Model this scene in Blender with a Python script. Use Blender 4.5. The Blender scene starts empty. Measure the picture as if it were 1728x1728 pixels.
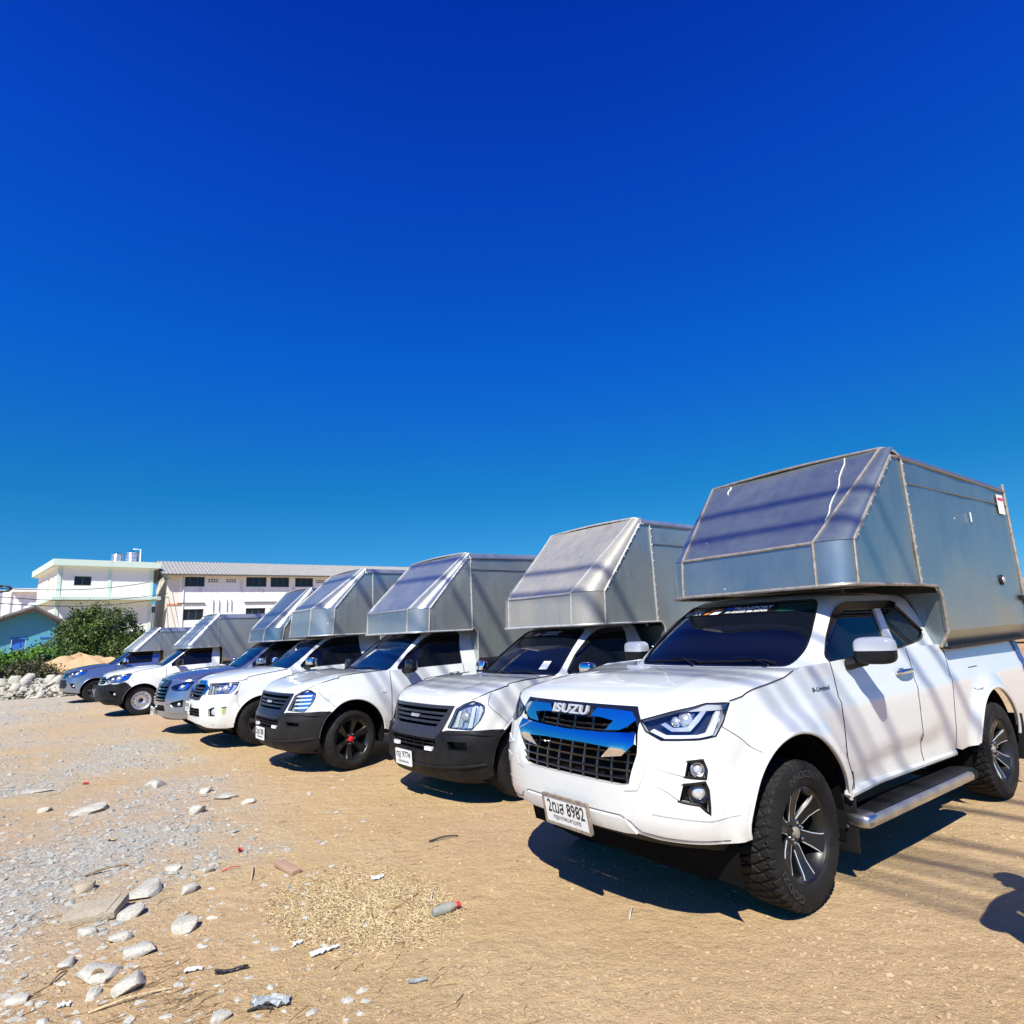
import bpy, bmesh, math, random
import numpy as np
from mathutils import Vector, Matrix, noise
from mathutils.geometry import delaunay_2d_cdt

# ------------------------------------------------------------------ camera, sky, sun, exposure
SC = bpy.context.scene
COL = SC.collection
R = math.radians
F_PX, PITCH, CAM_H, ROLL = 1045.3, .190, 1.567, -.048      # focal length in pixels of the 1728 px photograph
fw = Vector((0, math.cos(PITCH), math.sin(PITCH))); up0 = Vector((0, -math.sin(PITCH), math.cos(PITCH))); rt0 = Vector((1, 0, 0))
rt = rt0*math.cos(ROLL) + up0*math.sin(ROLL); up = up0*math.cos(ROLL) - rt0*math.sin(ROLL)
cam_d = bpy.data.cameras.new('camera'); cam = bpy.data.objects.new('camera', cam_d); COL.objects.link(cam)
cam_d.sensor_width = 36; cam_d.lens = 36*F_PX/1728; cam_d.clip_start = .05; cam_d.clip_end = 3000
cam.matrix_world = Matrix(((rt.x, up.x, -fw.x, 0), (rt.y, up.y, -fw.y, 0), (rt.z, up.z, -fw.z, CAM_H), (0, 0, 0, 1)))
SC.camera = cam

SUN = Vector((-.165, -.835, 1)).normalized()                # direction towards the sun
sun_el = math.asin(SUN.z); sun_az = math.atan2(SUN.x, SUN.y)
W = bpy.data.worlds.new('World'); SC.world = W; W.use_nodes = True
wn = W.node_tree.nodes; wl = W.node_tree.links
bg = wn['Background']; sky = wn.new('ShaderNodeTexSky'); sky.sky_type = 'NISHITA'; sky.sun_disc = False
sky.sun_elevation = sun_el; sky.sun_rotation = sun_az; sky.altitude = 300; sky.air_density = 1.0; sky.dust_density = .0; sky.ozone_density = 4.0
wtc = wn.new('ShaderNodeTexCoord'); wmp = wn.new('ShaderNodeMapping'); wmp.inputs['Location'].default_value = (0, 0, .16)   # the clear blue starts right at the skyline
wl.new(wtc.outputs['Generated'], wmp.inputs['Vector']); wl.new(wmp.outputs[0], sky.inputs['Vector'])
hsv = wn.new('ShaderNodeHueSaturation'); hsv.inputs['Saturation'].default_value = 1.25; wl.new(sky.outputs[0], hsv.inputs['Color'])
wsz = wn.new('ShaderNodeSeparateXYZ'); wl.new(wtc.outputs['Generated'], wsz.inputs[0])
wr = wn.new('ShaderNodeValToRGB'); wl.new(wsz.outputs['Z'], wr.inputs['Fac'])       # deep polarised blue overhead, paler towards the horizon
SKY = [(0, (.55, .66, .58)), (.10, (.26, .60, .60)), (.21, (.10, .55, .62)), (.42, (.05, .44, .94)), (.616, (.04, .30, .95)), (.766, (.03, .175, .74)), (1, (.03, .17, .70))]
while len(wr.color_ramp.elements) < len(SKY): wr.color_ramp.elements.new(.5)
for e_, (p_, c_) in zip(wr.color_ramp.elements, SKY): e_.position = p_; e_.color = (*c_, 1)
wm = wn.new('ShaderNodeVectorMath'); wm.operation = 'MULTIPLY'; wl.new(hsv.outputs[0], wm.inputs[0]); wl.new(wr.outputs[0], wm.inputs[1])
wm2 = wn.new('ShaderNodeVectorMath'); wm2.operation = 'SCALE'; wm2.inputs['Scale'].default_value = 2.0; wl.new(wm.outputs[0], wm2.inputs[0])
wl.new(wm2.outputs[0], bg.inputs['Color']); bg.inputs['Strength'].default_value = .089
sd = bpy.data.lights.new('sun', 'SUN'); so = bpy.data.objects.new('sun', sd); COL.objects.link(so)
sd.energy = 5.0; sd.angle = R(.42); sd.color = (1.0, .985, .86)
so.rotation_euler = SUN.to_track_quat('Z', 'Y').to_euler()
SC.view_settings.view_transform = 'Standard'; SC.view_settings.look = 'None'; SC.view_settings.gamma = 1
SC.view_settings.use_curve_mapping = False; SC.view_settings.exposure = .43
SC.cycles.max_bounces = 8; SC.cycles.transparent_max_bounces = 16; SC.cycles.caustics_reflective = False; SC.cycles.caustics_refractive = False

def at(px, py, depth):
    """world point seen at a pixel of the photograph, at a distance along the camera axis"""
    return Vector((0, 0, CAM_H)) + (fw + rt*((px-864)/F_PX) - up*((py-864)/F_PX))*depth
def ground_at(px, py, z=0):
    d = fw + rt*((px-864)/F_PX) - up*((py-864)/F_PX)
    return Vector((0, 0, CAM_H)) + d*((z-CAM_H)/d.z)

# ------------------------------------------------------------------ materials
MATS = {}
def nodes_of(name):
    m = bpy.data.materials.new(name); m.use_nodes = True; MATS[name] = m
    nt = m.node_tree; return m, nt, nt.nodes['Principled BSDF']
def tex_noise(nt, scale, detail=4, rough=.55, coord='Object', vec=None, dist=0):
    n = nt.nodes.new('ShaderNodeTexNoise'); n.inputs['Scale'].default_value = scale; n.inputs['Detail'].default_value = detail
    n.inputs['Roughness'].default_value = rough; n.inputs['Distortion'].default_value = dist
    if vec is None:
        tc = nt.nodes.new('ShaderNodeTexCoord'); vec = tc.outputs[coord]
    nt.links.new(vec, n.inputs['Vector']); return n
def ramp(nt, fac, stops, interp='LINEAR'):
    r = nt.nodes.new('ShaderNodeValToRGB'); r.color_ramp.interpolation = interp
    els = r.color_ramp.elements
    while len(els) < len(stops): els.new(.5)
    for e, (p, c) in zip(els, stops):
        e.position = p; e.color = (c, c, c, 1) if isinstance(c, (int, float)) else (*c, 1)
    nt.links.new(fac, r.inputs['Fac']); return r
def mixc(nt, fac, a, b):
    m = nt.nodes.new('ShaderNodeMix'); m.data_type = 'RGBA'
    for s, v in ((0, fac), (6, a), (7, b)):
        if isinstance(v, bpy.types.NodeSocket): nt.links.new(v, m.inputs[s])
        elif s == 0: m.inputs[0].default_value = v
        else: m.inputs[s].default_value = (*v, 1)
    return m.outputs[2]
def math_n(nt, op, a, b=0):
    m = nt.nodes.new('ShaderNodeMath'); m.operation = op
    for i, v in enumerate((a, b)):
        if isinstance(v, bpy.types.NodeSocket): nt.links.new(v, m.inputs[i])
        else: m.inputs[i].default_value = v
    return m.outputs[0]
def bump(nt, p, height, strength=.3, dist=.02):
    b = nt.nodes.new('ShaderNodeBump'); b.inputs['Strength'].default_value = strength; b.inputs['Distance'].default_value = dist
    nt.links.new(height, b.inputs['Height']); nt.links.new(b.outputs[0], p.inputs['Normal'])
def plain(name, col, rough=.5, metal=0, coat=0, spec=.5, var=0, scale=8, emit=None):
    m, nt, p = nodes_of(name)
    p.inputs['Base Color'].default_value = (*col, 1); p.inputs['Roughness'].default_value = rough; p.inputs['Metallic'].default_value = metal
    p.inputs['Coat Weight'].default_value = coat; p.inputs['Coat Roughness'].default_value = .04; p.inputs['Specular IOR Level'].default_value = spec
    if var:
        n = tex_noise(nt, scale); r = ramp(nt, n.outputs['Fac'], [(.3, tuple(c*(1-var) for c in col)), (.7, tuple(min(1, c*(1+var)) for c in col))])
        nt.links.new(r.outputs[0], p.inputs['Base Color'])
        rr = ramp(nt, n.outputs['Fac'], [(.3, min(1, rough+.12)), (.7, max(0, rough-.06))]); nt.links.new(rr.outputs[0], p.inputs['Roughness'])
    return m
def paint(name, col, rough=.28, dust=.35, metal=0.0, dustcol=(.45, .36, .25)):
    """car paint under clear coat, with road dust in uneven patches on the lower half"""
    m, nt, p = nodes_of(name)
    tc = nt.nodes.new('ShaderNodeTexCoord'); sx = nt.nodes.new('ShaderNodeSeparateXYZ'); nt.links.new(tc.outputs['Object'], sx.inputs[0])
    n = tex_noise(nt, 3.0, 6, .6, vec=tc.outputs['Object']); n2 = tex_noise(nt, 40, 4, .6, vec=tc.outputs['Object'])
    hz = ramp(nt, sx.outputs['Z'], [(.40, 1), (.78, .12), (1.0, .04)])
    f = math_n(nt, 'MULTIPLY', math_n(nt, 'MULTIPLY', n.outputs['Fac'], n2.outputs['Fac']), hz.outputs[0])
    f = math_n(nt, 'MULTIPLY', f, dust*2)
    c = mixc(nt, f, col, dustcol); nt.links.new(c, p.inputs['Base Color'])
    rr = math_n(nt, 'ADD', math_n(nt, 'MULTIPLY', f, .9), rough); nt.links.new(rr, p.inputs['Roughness'])
    p.inputs['Metallic'].default_value = metal; p.inputs['Coat Weight'].default_value = 1.0; p.inputs['Coat Roughness'].default_value = .03
    p.inputs['Specular IOR Level'].default_value = .4
    return m
def sheet_metal(name, col=(.56, .575, .60), rough=.36, dull=.2, dullcol=(.36, .33, .29), spots=.5, scale=1.0):
    """weathered galvanised or stainless sheet: brushed, patchy, spattered"""
    m, nt, p = nodes_of(name)
    tc = nt.nodes.new('ShaderNodeTexCoord'); o = tc.outputs['Object']
    n1 = tex_noise(nt, 1.6*scale, 6, .6, vec=o); n2 = tex_noise(nt, 22*scale, 5, .65, vec=o)
    mp = nt.nodes.new('ShaderNodeMapping'); mp.inputs['Scale'].default_value = (60, 60, 3); nt.links.new(o, mp.inputs['Vector'])
    n3 = tex_noise(nt, 1, 3, .5, vec=mp.outputs[0])
    v = nt.nodes.new('ShaderNodeTexVoronoi'); v.inputs['Scale'].default_value = 7*scale; v.inputs['Randomness'].default_value = 1; nt.links.new(o, v.inputs['Vector'])
    vs = ramp(nt, v.outputs['Distance'], [(.045, 1), (.085, 0)])
    gate = ramp(nt, n2.outputs['Fac'], [(.52, 0), (.60, spots)])
    spot = math_n(nt, 'MULTIPLY', vs.outputs[0], gate.outputs[0])
    mp2 = nt.nodes.new('ShaderNodeMapping'); mp2.inputs['Scale'].default_value = (9, 9, .8); nt.links.new(o, mp2.inputs['Vector']); n5 = tex_noise(nt, 1, 6, .7, vec=mp2.outputs[0])   # run-off streaks
    mixn = math_n(nt, 'ADD', math_n(nt, 'MULTIPLY', n1.outputs['Fac'], .5), math_n(nt, 'MULTIPLY', n5.outputs['Fac'], .5))
    dl = ramp(nt, mixn, [(.32, dull*.5), (.68, min(1, dull*1.5))])
    c1 = mixc(nt, ramp(nt, n2.outputs['Fac'], [(.3, .0), (.7, .35)]).outputs[0], col, tuple(x*.72 for x in col))
    c2 = mixc(nt, dl.outputs[0], c1, dullcol); c3 = mixc(nt, spot, c2, (.8, .8, .76)); nt.links.new(c3, p.inputs['Base Color'])
    met = math_n(nt, 'SUBTRACT', math_n(nt, 'SUBTRACT', 1.0, dl.outputs[0]), spot); nt.links.new(met, p.inputs['Metallic'])
    rr = math_n(nt, 'ADD', math_n(nt, 'MULTIPLY', n1.outputs['Fac'], .14), rough-.07)
    rr = math_n(nt, 'ADD', rr, math_n(nt, 'MULTIPLY', spot, .4)); nt.links.new(rr, p.inputs['Roughness'])
    hgt = math_n(nt, 'ADD', math_n(nt, 'MULTIPLY', n1.outputs['Fac'], 1.0), math_n(nt, 'MULTIPLY', n3.outputs['Fac'], .04))
    hgt = math_n(nt, 'ADD', hgt, math_n(nt, 'MULTIPLY', n2.outputs['Fac'], .05))
    bump(nt, p, hgt, .22, .02)
    return m
def glass_mat(name, col=(.004, .006, .012), rough=.02):
    m, nt, p = nodes_of(name); p.inputs['Base Color'].default_value = (*col, 1); p.inputs['Roughness'].default_value = rough
    p.inputs['Specular IOR Level'].default_value = .48
    n = tex_noise(nt, 18, 5, .6); r = ramp(nt, n.outputs['Fac'], [(.45, rough), (.8, rough+.10)]); nt.links.new(r.outputs[0], p.inputs['Roughness'])
    return m
def clear_mat(name, tint=(.95, .97, 1), fac=.10):
    m = bpy.data.materials.new(name); m.use_nodes = True; MATS[name] = m; nt = m.node_tree; nt.nodes.remove(nt.nodes['Principled BSDF'])
    t = nt.nodes.new('ShaderNodeBsdfTransparent'); t.inputs[0].default_value = (*tint, 1)
    g = nt.nodes.new('ShaderNodeBsdfGlossy'); g.inputs['Roughness'].default_value = .03
    fr = nt.nodes.new('ShaderNodeFresnel'); fr.inputs[0].default_value = 1.5
    mx = nt.nodes.new('ShaderNodeMixShader'); nt.links.new(math_n(nt, 'ADD', fr.outputs[0], fac-.04), mx.inputs[0])
    nt.links.new(t.outputs[0], mx.inputs[1]); nt.links.new(g.outputs[0], mx.inputs[2]); nt.links.new(mx.outputs[0], nt.nodes['Material Output'].inputs[0])
    return m
paint('white_paint', (.72, .735, .72), dust=.5); paint('white_paint_dusty', (.70, .705, .675), dust=.75); paint('silver_paint', (.38, .42, .49), .22, .25, .85)
paint('grey_blue_paint', (.28, .34, .42), .25, .35, .82)
plain('black_plastic', (.010, .010, .011), .5, spec=.3, var=.25, scale=14); plain('bumper_plastic', (.010, .0105, .012), .5, spec=.22, var=.5, scale=7)
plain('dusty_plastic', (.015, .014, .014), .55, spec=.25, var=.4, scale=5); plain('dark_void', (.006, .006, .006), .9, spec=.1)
plain('badge_silver', (.66, .67, .68), .22, .35, coat=.5); plain('chrome', (.86, .87, .88), .06, 1); plain('satin_metal', (.62, .62, .63), .32, 1, var=.15); plain('gloss_black', (.01, .01, .012), .12, coat=.5)
plain('lens_white', (.82, .84, .86), .15, coat=.6); plain('lamp_reflector', (.74, .76, .79), .18, .55, coat=.6, var=.2, scale=30)
plain('lamp_housing', (.02, .02, .025), .25, coat=.4); plain('amber', (.75, .30, .04), .2, coat=.5); plain('red_cap', (.75, .01, .03), .3, coat=.5)
plain('rubber', (.013, .0125, .0125), .7, spec=.25, var=.4, scale=9); plain('rubber_letter', (.035, .035, .035), .6); plain('tail_blue', (.03, .05, .22), .2, coat=.5)
plain('steel_rim', (.62, .63, .64), .35, .85, var=.2, scale=20); plain('dark_rim', (.010, .010, .011), .34, .1, coat=.25); plain('grey_rim', (.10, .10, .105), .35, .6, var=.3)
plain('plate_white', (.78, .79, .77), .35, var=.06); plain('plate_ink', (.01, .01, .012), .5); plain('sticker_white', (.82, .82, .82), .5)
plain('sticker_red', (.75, .03, .05), .45); plain('sticker_blue', (.03, .12, .65), .45); plain('sticker_orange', (.85, .22, .04), .45); plain('green_tint', (.01, .06, .045), .1, coat=.4)
plain('sealant', (.78, .77, .70), .6, var=.1); plain('rust_trim', (.42, .37, .31), .5, .6, var=.35, scale=25); plain('bright_trim', (.60, .59, .56), .42, .45, var=.25, scale=20)
plain('rivet', (.55, .55, .53), .4, .9); plain('monster_green', (.35, .62, .05), .4); plain('grille_grey', (.045, .045, .06), .42, .4, var=.2); plain('grille_blue', (.03, .033, .055), .35, .5)
glass_mat('tint_glass'); glass_mat('blue_glass', (.004, .02, .06), .02); glass_mat('side_glass', (.006, .007, .009), .03)
clear_mat('clear_lens'); clear_mat('hazy_lens', (.9, .92, .9), .16)
sheet_metal('canopy_a', (.40, .46, .45), .32, .18, (.17, .19, .20), 1.0); sheet_metal('canopy_b', (.52, .52, .48), .42, .62, (.35, .315, .265), .4)
sheet_metal('canopy_c', (.52, .56, .54), .34, .26, (.30, .295, .285), .8); sheet_metal('canopy_d', (.54, .58, .52), .38, .32, (.34, .33, .30), .5)
sheet_metal('canopy_dark', (.33, .335, .35), .42, .15, (.25, .24, .22), .2)

# ------------------------------------------------------------------ objects and meshes
def M(m): return MATS[m] if isinstance(m, str) else m
def mesh_obj(name, verts, faces, mat, parent=None, smooth=True, angle=35, fmats=None):
    me = bpy.data.meshes.new(name); me.from_pydata([tuple(v) for v in verts], [], faces); me.update()
    for x in (mat if isinstance(mat, (list, tuple)) else [mat]): me.materials.append(M(x))
    if fmats: me.polygons.foreach_set('material_index', fmats)
    if smooth:
        me.shade_smooth(); me.set_sharp_from_angle(angle=R(angle))
    o = bpy.data.objects.new(name, me); COL.objects.link(o)
    if parent is not None: o.parent = parent
    return o
def empty(name, loc=(0, 0, 0), rz=0, label=None, cat=None, group=None, kind=None):
    o = bpy.data.objects.new(name, None); COL.objects.link(o); o.location = loc; o.rotation_euler = (0, 0, rz); o.empty_display_size = .2
    return tag(o, label, cat, group, kind)
def tag(o, label=None, cat=None, group=None, kind=None):
    for k, v in (('label', label), ('category', cat), ('group', group), ('kind', kind)):
        if v: o[k] = v
    return o
def child(o, src, parent):
    c = src.copy(); COL.objects.link(c); c.parent = parent; return c
def copy_tree(src, parent=None):
    c = src.copy(); COL.objects.link(c); c.parent = parent
    for ch in list(src.children): copy_tree(ch, c)
    return c
class MB:
    """collects shapes for ONE mesh"""
    def __init__(s): s.v = []; s.f = []
    def add(s, vs, fs):
        b = len(s.v); s.v += [Vector(v) for v in vs]; s.f += [tuple(i+b for i in f) for f in fs]; return s
    def box(s, c, d, rot=None, bevel=0):
        c = Vector(c); hx, hy, hz = d[0]/2, d[1]/2, d[2]/2
        if bevel:
            bm = bmesh.new(); bmesh.ops.create_cube(bm, size=1)
            for v in bm.verts: v.co = Vector((v.co.x*d[0], v.co.y*d[1], v.co.z*d[2]))
            bmesh.ops.bevel(bm, geom=bm.edges[:], offset=bevel, segments=2, affect='EDGES', profile=.6)
            vs = [v.co.copy() for v in bm.verts]; fs = [[v.index for v in f.verts] for f in bm.faces]; bm.free()
        else:
            vs = [Vector((x*hx, y*hy, z*hz)) for x in (-1, 1) for y in (-1, 1) for z in (-1, 1)]
            fs = [(0, 1, 3, 2), (4, 6, 7, 5), (0, 4, 5, 1), (2, 3, 7, 6), (0, 2, 6, 4), (1, 5, 7, 3)]
        return s.add([c+(rot @ v if rot else v) for v in vs], fs)
    def tube(s, pts, r, n=8, caps=True, closed=False):
        pts = [Vector(p) for p in pts]; N = len(pts); rings = []; prev = None
        for i, p in enumerate(pts):
            a = pts[i-1] if (i or closed) else p; b = pts[(i+1) % N] if (i < N-1 or closed) else p
            t = (b-a)
            t = t.normalized() if t.length > 1e-9 else Vector((0, 0, 1))
            if prev is None: nrm = t.orthogonal().normalized()
            else:
                nrm = prev - t*prev.dot(t); nrm = nrm.normalized() if nrm.length > 1e-6 else t.orthogonal().normalized()
            prev = nrm; bi = t.cross(nrm); rr = r[i] if isinstance(r, (list, tuple)) else r
            rings.append([p + (nrm*math.cos(2*math.pi*k/n)+bi*math.sin(2*math.pi*k/n))*rr for k in range(n)])
        vs = [v for ring in rings for v in ring]; fs = []
        for i in range(N if closed else N-1):
            j = (i+1) % N
            for k in range(n): fs.append((i*n+k, i*n+(k+1) % n, j*n+(k+1) % n, j*n+k))
        if caps and not closed: fs += [tuple(range(n-1, -1, -1)), tuple((N-1)*n+k for k in range(n))]
        return s.add(vs, fs)
    def lathe(s, prof, n=48, axis='X', c=(0, 0, 0), closed=False):
        """prof: (along axis, radius)"""
        vs = []; fs = []; c = Vector(c)
        for a, r in prof:
            for k in range(n):
                t = 2*math.pi*k/n
                v = (a, r*math.cos(t), r*math.sin(t)) if axis == 'X' else ((r*math.cos(t), r*math.sin(t), a) if axis == 'Z' else (r*math.sin(t), a, r*math.cos(t)))
                vs.append(c+Vector(v))
        P = len(prof)
        for i in range(P if closed else P-1):
            j = (i+1) % P
            for k in range(n): fs.append((i*n+k, i*n+(k+1) % n, j*n+(k+1) % n, j*n+k))
        return s.add(vs, fs)
    def sup(s, c, rad, e=.5, rot=None, nu=20, nv=12, zlo=-1, zhi=1):
        """superellipsoid (rounded box); zlo/zhi keep a slice of it"""
        sg = lambda x, p: math.copysign(abs(x)**p, x)
        vs = []; fs = []; c = Vector(c)
        a0, a1 = math.asin(max(-1, zlo)), math.asin(min(1, zhi))
        for j in range(nv+1):
            a = a0+(a1-a0)*j/nv
            for i in range(nu):
                b = 2*math.pi*i/nu
                v = Vector((rad[0]*sg(math.cos(a), e)*sg(math.cos(b), e), rad[1]*sg(math.cos(a), e)*sg(math.sin(b), e), rad[2]*sg(math.sin(a), e)))
                vs.append(c+(rot @ v if rot else v))
        for j in range(nv):
            for i in range(nu): fs.append((j*nu+i, j*nu+(i+1) % nu, (j+1)*nu+(i+1) % nu, (j+1)*nu+i))
        fs += [tuple(range(nu-1, -1, -1)), tuple(nv*nu+i for i in range(nu))]
        return s.add(vs, fs)
    def grid(s, fn, nu, nv, u0=0, u1=1, v0=0, v1=1):
        vs = [fn(u0+(u1-u0)*i/nu, v0+(v1-v0)*j/nv) for j in range(nv+1) for i in range(nu+1)]
        return s.add(vs, [(j*(nu+1)+i, j*(nu+1)+i+1, (j+1)*(nu+1)+i+1, (j+1)*(nu+1)+i) for j in range(nv) for i in range(nu)])
    def build(s, name, mat, parent=None, smooth=True, angle=35): return mesh_obj(name, s.v, s.f, mat, parent, smooth, angle)

def inside(poly, P):
    P = np.asarray(P, float); x, y = P[:, 0], P[:, 1]; r = np.zeros(len(P), bool); n = len(poly)
    for i in range(n):
        x1, y1 = poly[i]; x2, y2 = poly[(i+1) % n]
        if y1 == y2: continue
        c = ((y1 > y) != (y2 > y)) & (x < (x2-x1)*(y-y1)/(y2-y1)+x1); r ^= c
    return r
def resample(poly, seg, closed=True):
    out = []; n = len(poly)
    for i in range(n if closed else n-1):
        a, b = poly[i], poly[(i+1) % n]; d = math.hypot(b[0]-a[0], b[1]-a[1]); k = max(1, int(math.ceil(d/seg)))
        out += [(a[0]+(b[0]-a[0])*t/k, a[1]+(b[1]-a[1])*t/k) for t in range(k)]
    if not closed: out.append(tuple(poly[-1]))
    return out
def edge_dist(poly, P):
    P = np.asarray(P, float); best = np.full(len(P), 1e9); n = len(poly)
    for i in range(n):
        a = np.array(poly[i]); b = np.array(poly[(i+1) % n]); ab = b-a; L = ab @ ab+1e-12
        t = np.clip(((P-a) @ ab)/L, 0, 1); best = np.minimum(best, np.hypot(*(P-a-np.outer(t, ab)).T))
    return best
def normal_at(fn, u, v, e=2e-3):
    a = Vector(fn(u+e, v))-Vector(fn(u-e, v)); b = Vector(fn(u, v+e))-Vector(fn(u, v-e)); return a.cross(b).normalized()
def panel(name, outline, fn, mat, parent, holes=(), thick=.012, off=0, g=.05, seg=None, angle=35, hole_thick=None, smooth=True):
    """a sheet cut to an outline in the (u, v) of a surface, with holes and folded edges"""
    seg = seg or g*.7; loops = [resample(outline, seg)]+[resample(h, seg) for h in holes]
    pts = []; cons = []
    for lp in loops:
        b = len(pts); pts += lp; cons += [(b+i, b+(i+1) % len(lp)) for i in range(len(lp))]
    xs = [p[0] for p in outline]; ys = [p[1] for p in outline]
    nx = max(1, int((max(xs)-min(xs))/g)); ny = max(1, int((max(ys)-min(ys))/g))
    gp = np.array([(min(xs)+(i+.5)*(max(xs)-min(xs))/nx, min(ys)+(j+.5)*(max(ys)-min(ys))/ny) for i in range(nx) for j in range(ny)])
    ok = inside(loops[0], gp)
    for lp in loops: ok &= edge_dist(lp, gp) > g*.4
    for h in holes: ok &= ~inside(h, gp)
    pts += [tuple(p) for p in gp[ok]]
    V, E, Fc, *_ = delaunay_2d_cdt([Vector(p) for p in pts], cons, [], 0, 1e-6)
    cen = np.array([[sum(V[i].x for i in f)/3, sum(V[i].y for i in f)/3] for f in Fc])
    keep = inside(loops[0], cen)
    for h in loops[1:]: keep &= ~inside(h, cen)
    fs = [tuple(f) for f, k in zip(Fc, keep) if k]
    fs = [f if (V[f[1]]-V[f[0]]).cross(V[f[2]]-V[f[0]]) > 0 else (f[0], f[2], f[1]) for f in fs]
    N = [normal_at(fn, v.x, v.y) for v in V]; P = [Vector(fn(v.x, v.y))+n*off for v, n in zip(V, N)]
    cnt = {}
    for f in fs:
        for a, b in ((f[0], f[1]), (f[1], f[2]), (f[2], f[0])): cnt[(a, b)] = 1
    verts = list(P); back = {}
    for (a, b) in list(cnt):
        if (b, a) in cnt: continue
        q = []
        for i in (a, b):
            if i not in back:
                back[i] = (len(verts), len(verts)+1); verts += [P[i].copy(), P[i]-N[i]*thick]
            q.append(back[i])
        fs.append((q[1][0], q[0][0], q[0][1], q[1][1]))
    used = sorted({i for f in fs for i in f}); mp = {i: k for k, i in enumerate(used)}
    return mesh_obj(name, [verts[i] for i in used], [tuple(mp[i] for i in f) for f in fs], mat, parent, smooth, angle)
def on(fn, u, v, off=0): return Vector(fn(u, v))+normal_at(fn, u, v)*off
def seam(name, path, fn, mat, parent, r=.003, off=0, seg=.04, n=6):
    return MB().tube([on(fn, u, v, off) for u, v in resample(path, seg, False)], r, n).build(name, mat, parent)
_TX = {}
def text2d(txt, bold=0.0, shear=0.0):
    key = (txt, bold, shear)
    if key not in _TX:
        cu = bpy.data.curves.new('t', 'FONT'); cu.body = txt; cu.size = 1; cu.align_x = 'CENTER'; cu.align_y = 'CENTER'; cu.offset = bold; cu.shear = shear; cu.resolution_u = 2
        o = bpy.data.objects.new('t', cu); COL.objects.link(o); bpy.context.view_layer.update()
        me = o.evaluated_get(bpy.context.evaluated_depsgraph_get()).to_mesh()
        vs = [v.co.copy() for v in me.vertices]; fs = [tuple(p.vertices) for p in me.polygons]
        bpy.data.objects.remove(o); bpy.data.curves.remove(cu)
        xs = [v.x for v in vs]; ys = [v.y for v in vs]; cx, cy = (min(xs)+max(xs))/2, (min(ys)+max(ys))/2
        w, h = max(xs)-min(xs), max(ys)-min(ys)
        _TX[key] = ([((v.x-cx)/w, (v.y-cy)/h) for v in vs], fs)
    return _TX[key]
def lettering(name, txt, box, fn, mat, parent, off=.003, bold=0.0, shear=0.0, depth=0):
    """flat (or raised) letters laid on a surface; box = (u, v, width, height)"""
    v2, fs = text2d(txt, bold, shear); u0, v0, w, h = box
    vs = [on(fn, u0+x*w, v0+y*h, off) for x, y in v2]
    if depth:
        n = len(vs); cnt = {(f[i], f[(i+1) % len(f)]) for f in fs for i in range(len(f))}
        top = [on(fn, u0+x*w, v0+y*h, off+depth) for x, y in v2]
        fs2 = [tuple(i+n for i in f) for f in fs]+[(a, b, b+n, a+n) for a, b in cnt if (b, a) not in cnt]
        return mesh_obj(name, vs+top, fs2, mat, parent, False)
    return mesh_obj(name, vs, fs, mat, parent, False)
def mir(poly): return [(-u, v) for u, v in reversed(poly)]
def arc(cx, cy, r, a0, a1, n=24): return [(cx+r*math.cos(R(a0+(a1-a0)*i/n)), cy+r*math.sin(R(a0+(a1-a0)*i/n))) for i in range(n+1)]
def fillet(poly, r, n=4):
    out = []; N = len(poly)
    for i in range(N):
        p = Vector(poly[i]); a = Vector(poly[i-1])-p; b = Vector(poly[(i+1) % N])-p
        k = min(r, a.length*.45, b.length*.45); A = p+a.normalized()*k; B = p+b.normalized()*k
        for j in range(n+1):
            t = j/n; q = A*(1-t)**2+p*2*t*(1-t)+B*t*t; out.append((q.x, q.y))
    return out
# ------------------------------------------------------------------ body surfaces
def pch(tab):
    """monotone-ish cubic interpolation through (t,v) pairs"""
    xs=[p[0] for p in tab]; ys=[p[1] for p in tab]; n=len(xs)
    d=[(ys[i+1]-ys[i])/(xs[i+1]-xs[i]) for i in range(n-1)]
    m=[d[0]]+[0 if d[i-1]*d[i]<=0 else 2*d[i-1]*d[i]/(d[i-1]+d[i]) for i in range(1,n-1)]+[d[-1]]
    def f(t):
        if t<=xs[0]: return ys[0]
        if t>=xs[-1]: return ys[-1]
        i=0
        while t>xs[i+1]: i+=1
        h=xs[i+1]-xs[i]; s=(t-xs[i])/h; a=1-s
        return ys[i]*(1+2*s)*a*a+m[i]*h*s*a*a+ys[i+1]*s*s*(3-2*s)-m[i+1]*h*s*s*a
    return f
def sst(a,b,t):
    t=min(1,max(0,(t-a)/(b-a))); return t*t*(3-2*t)
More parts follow.
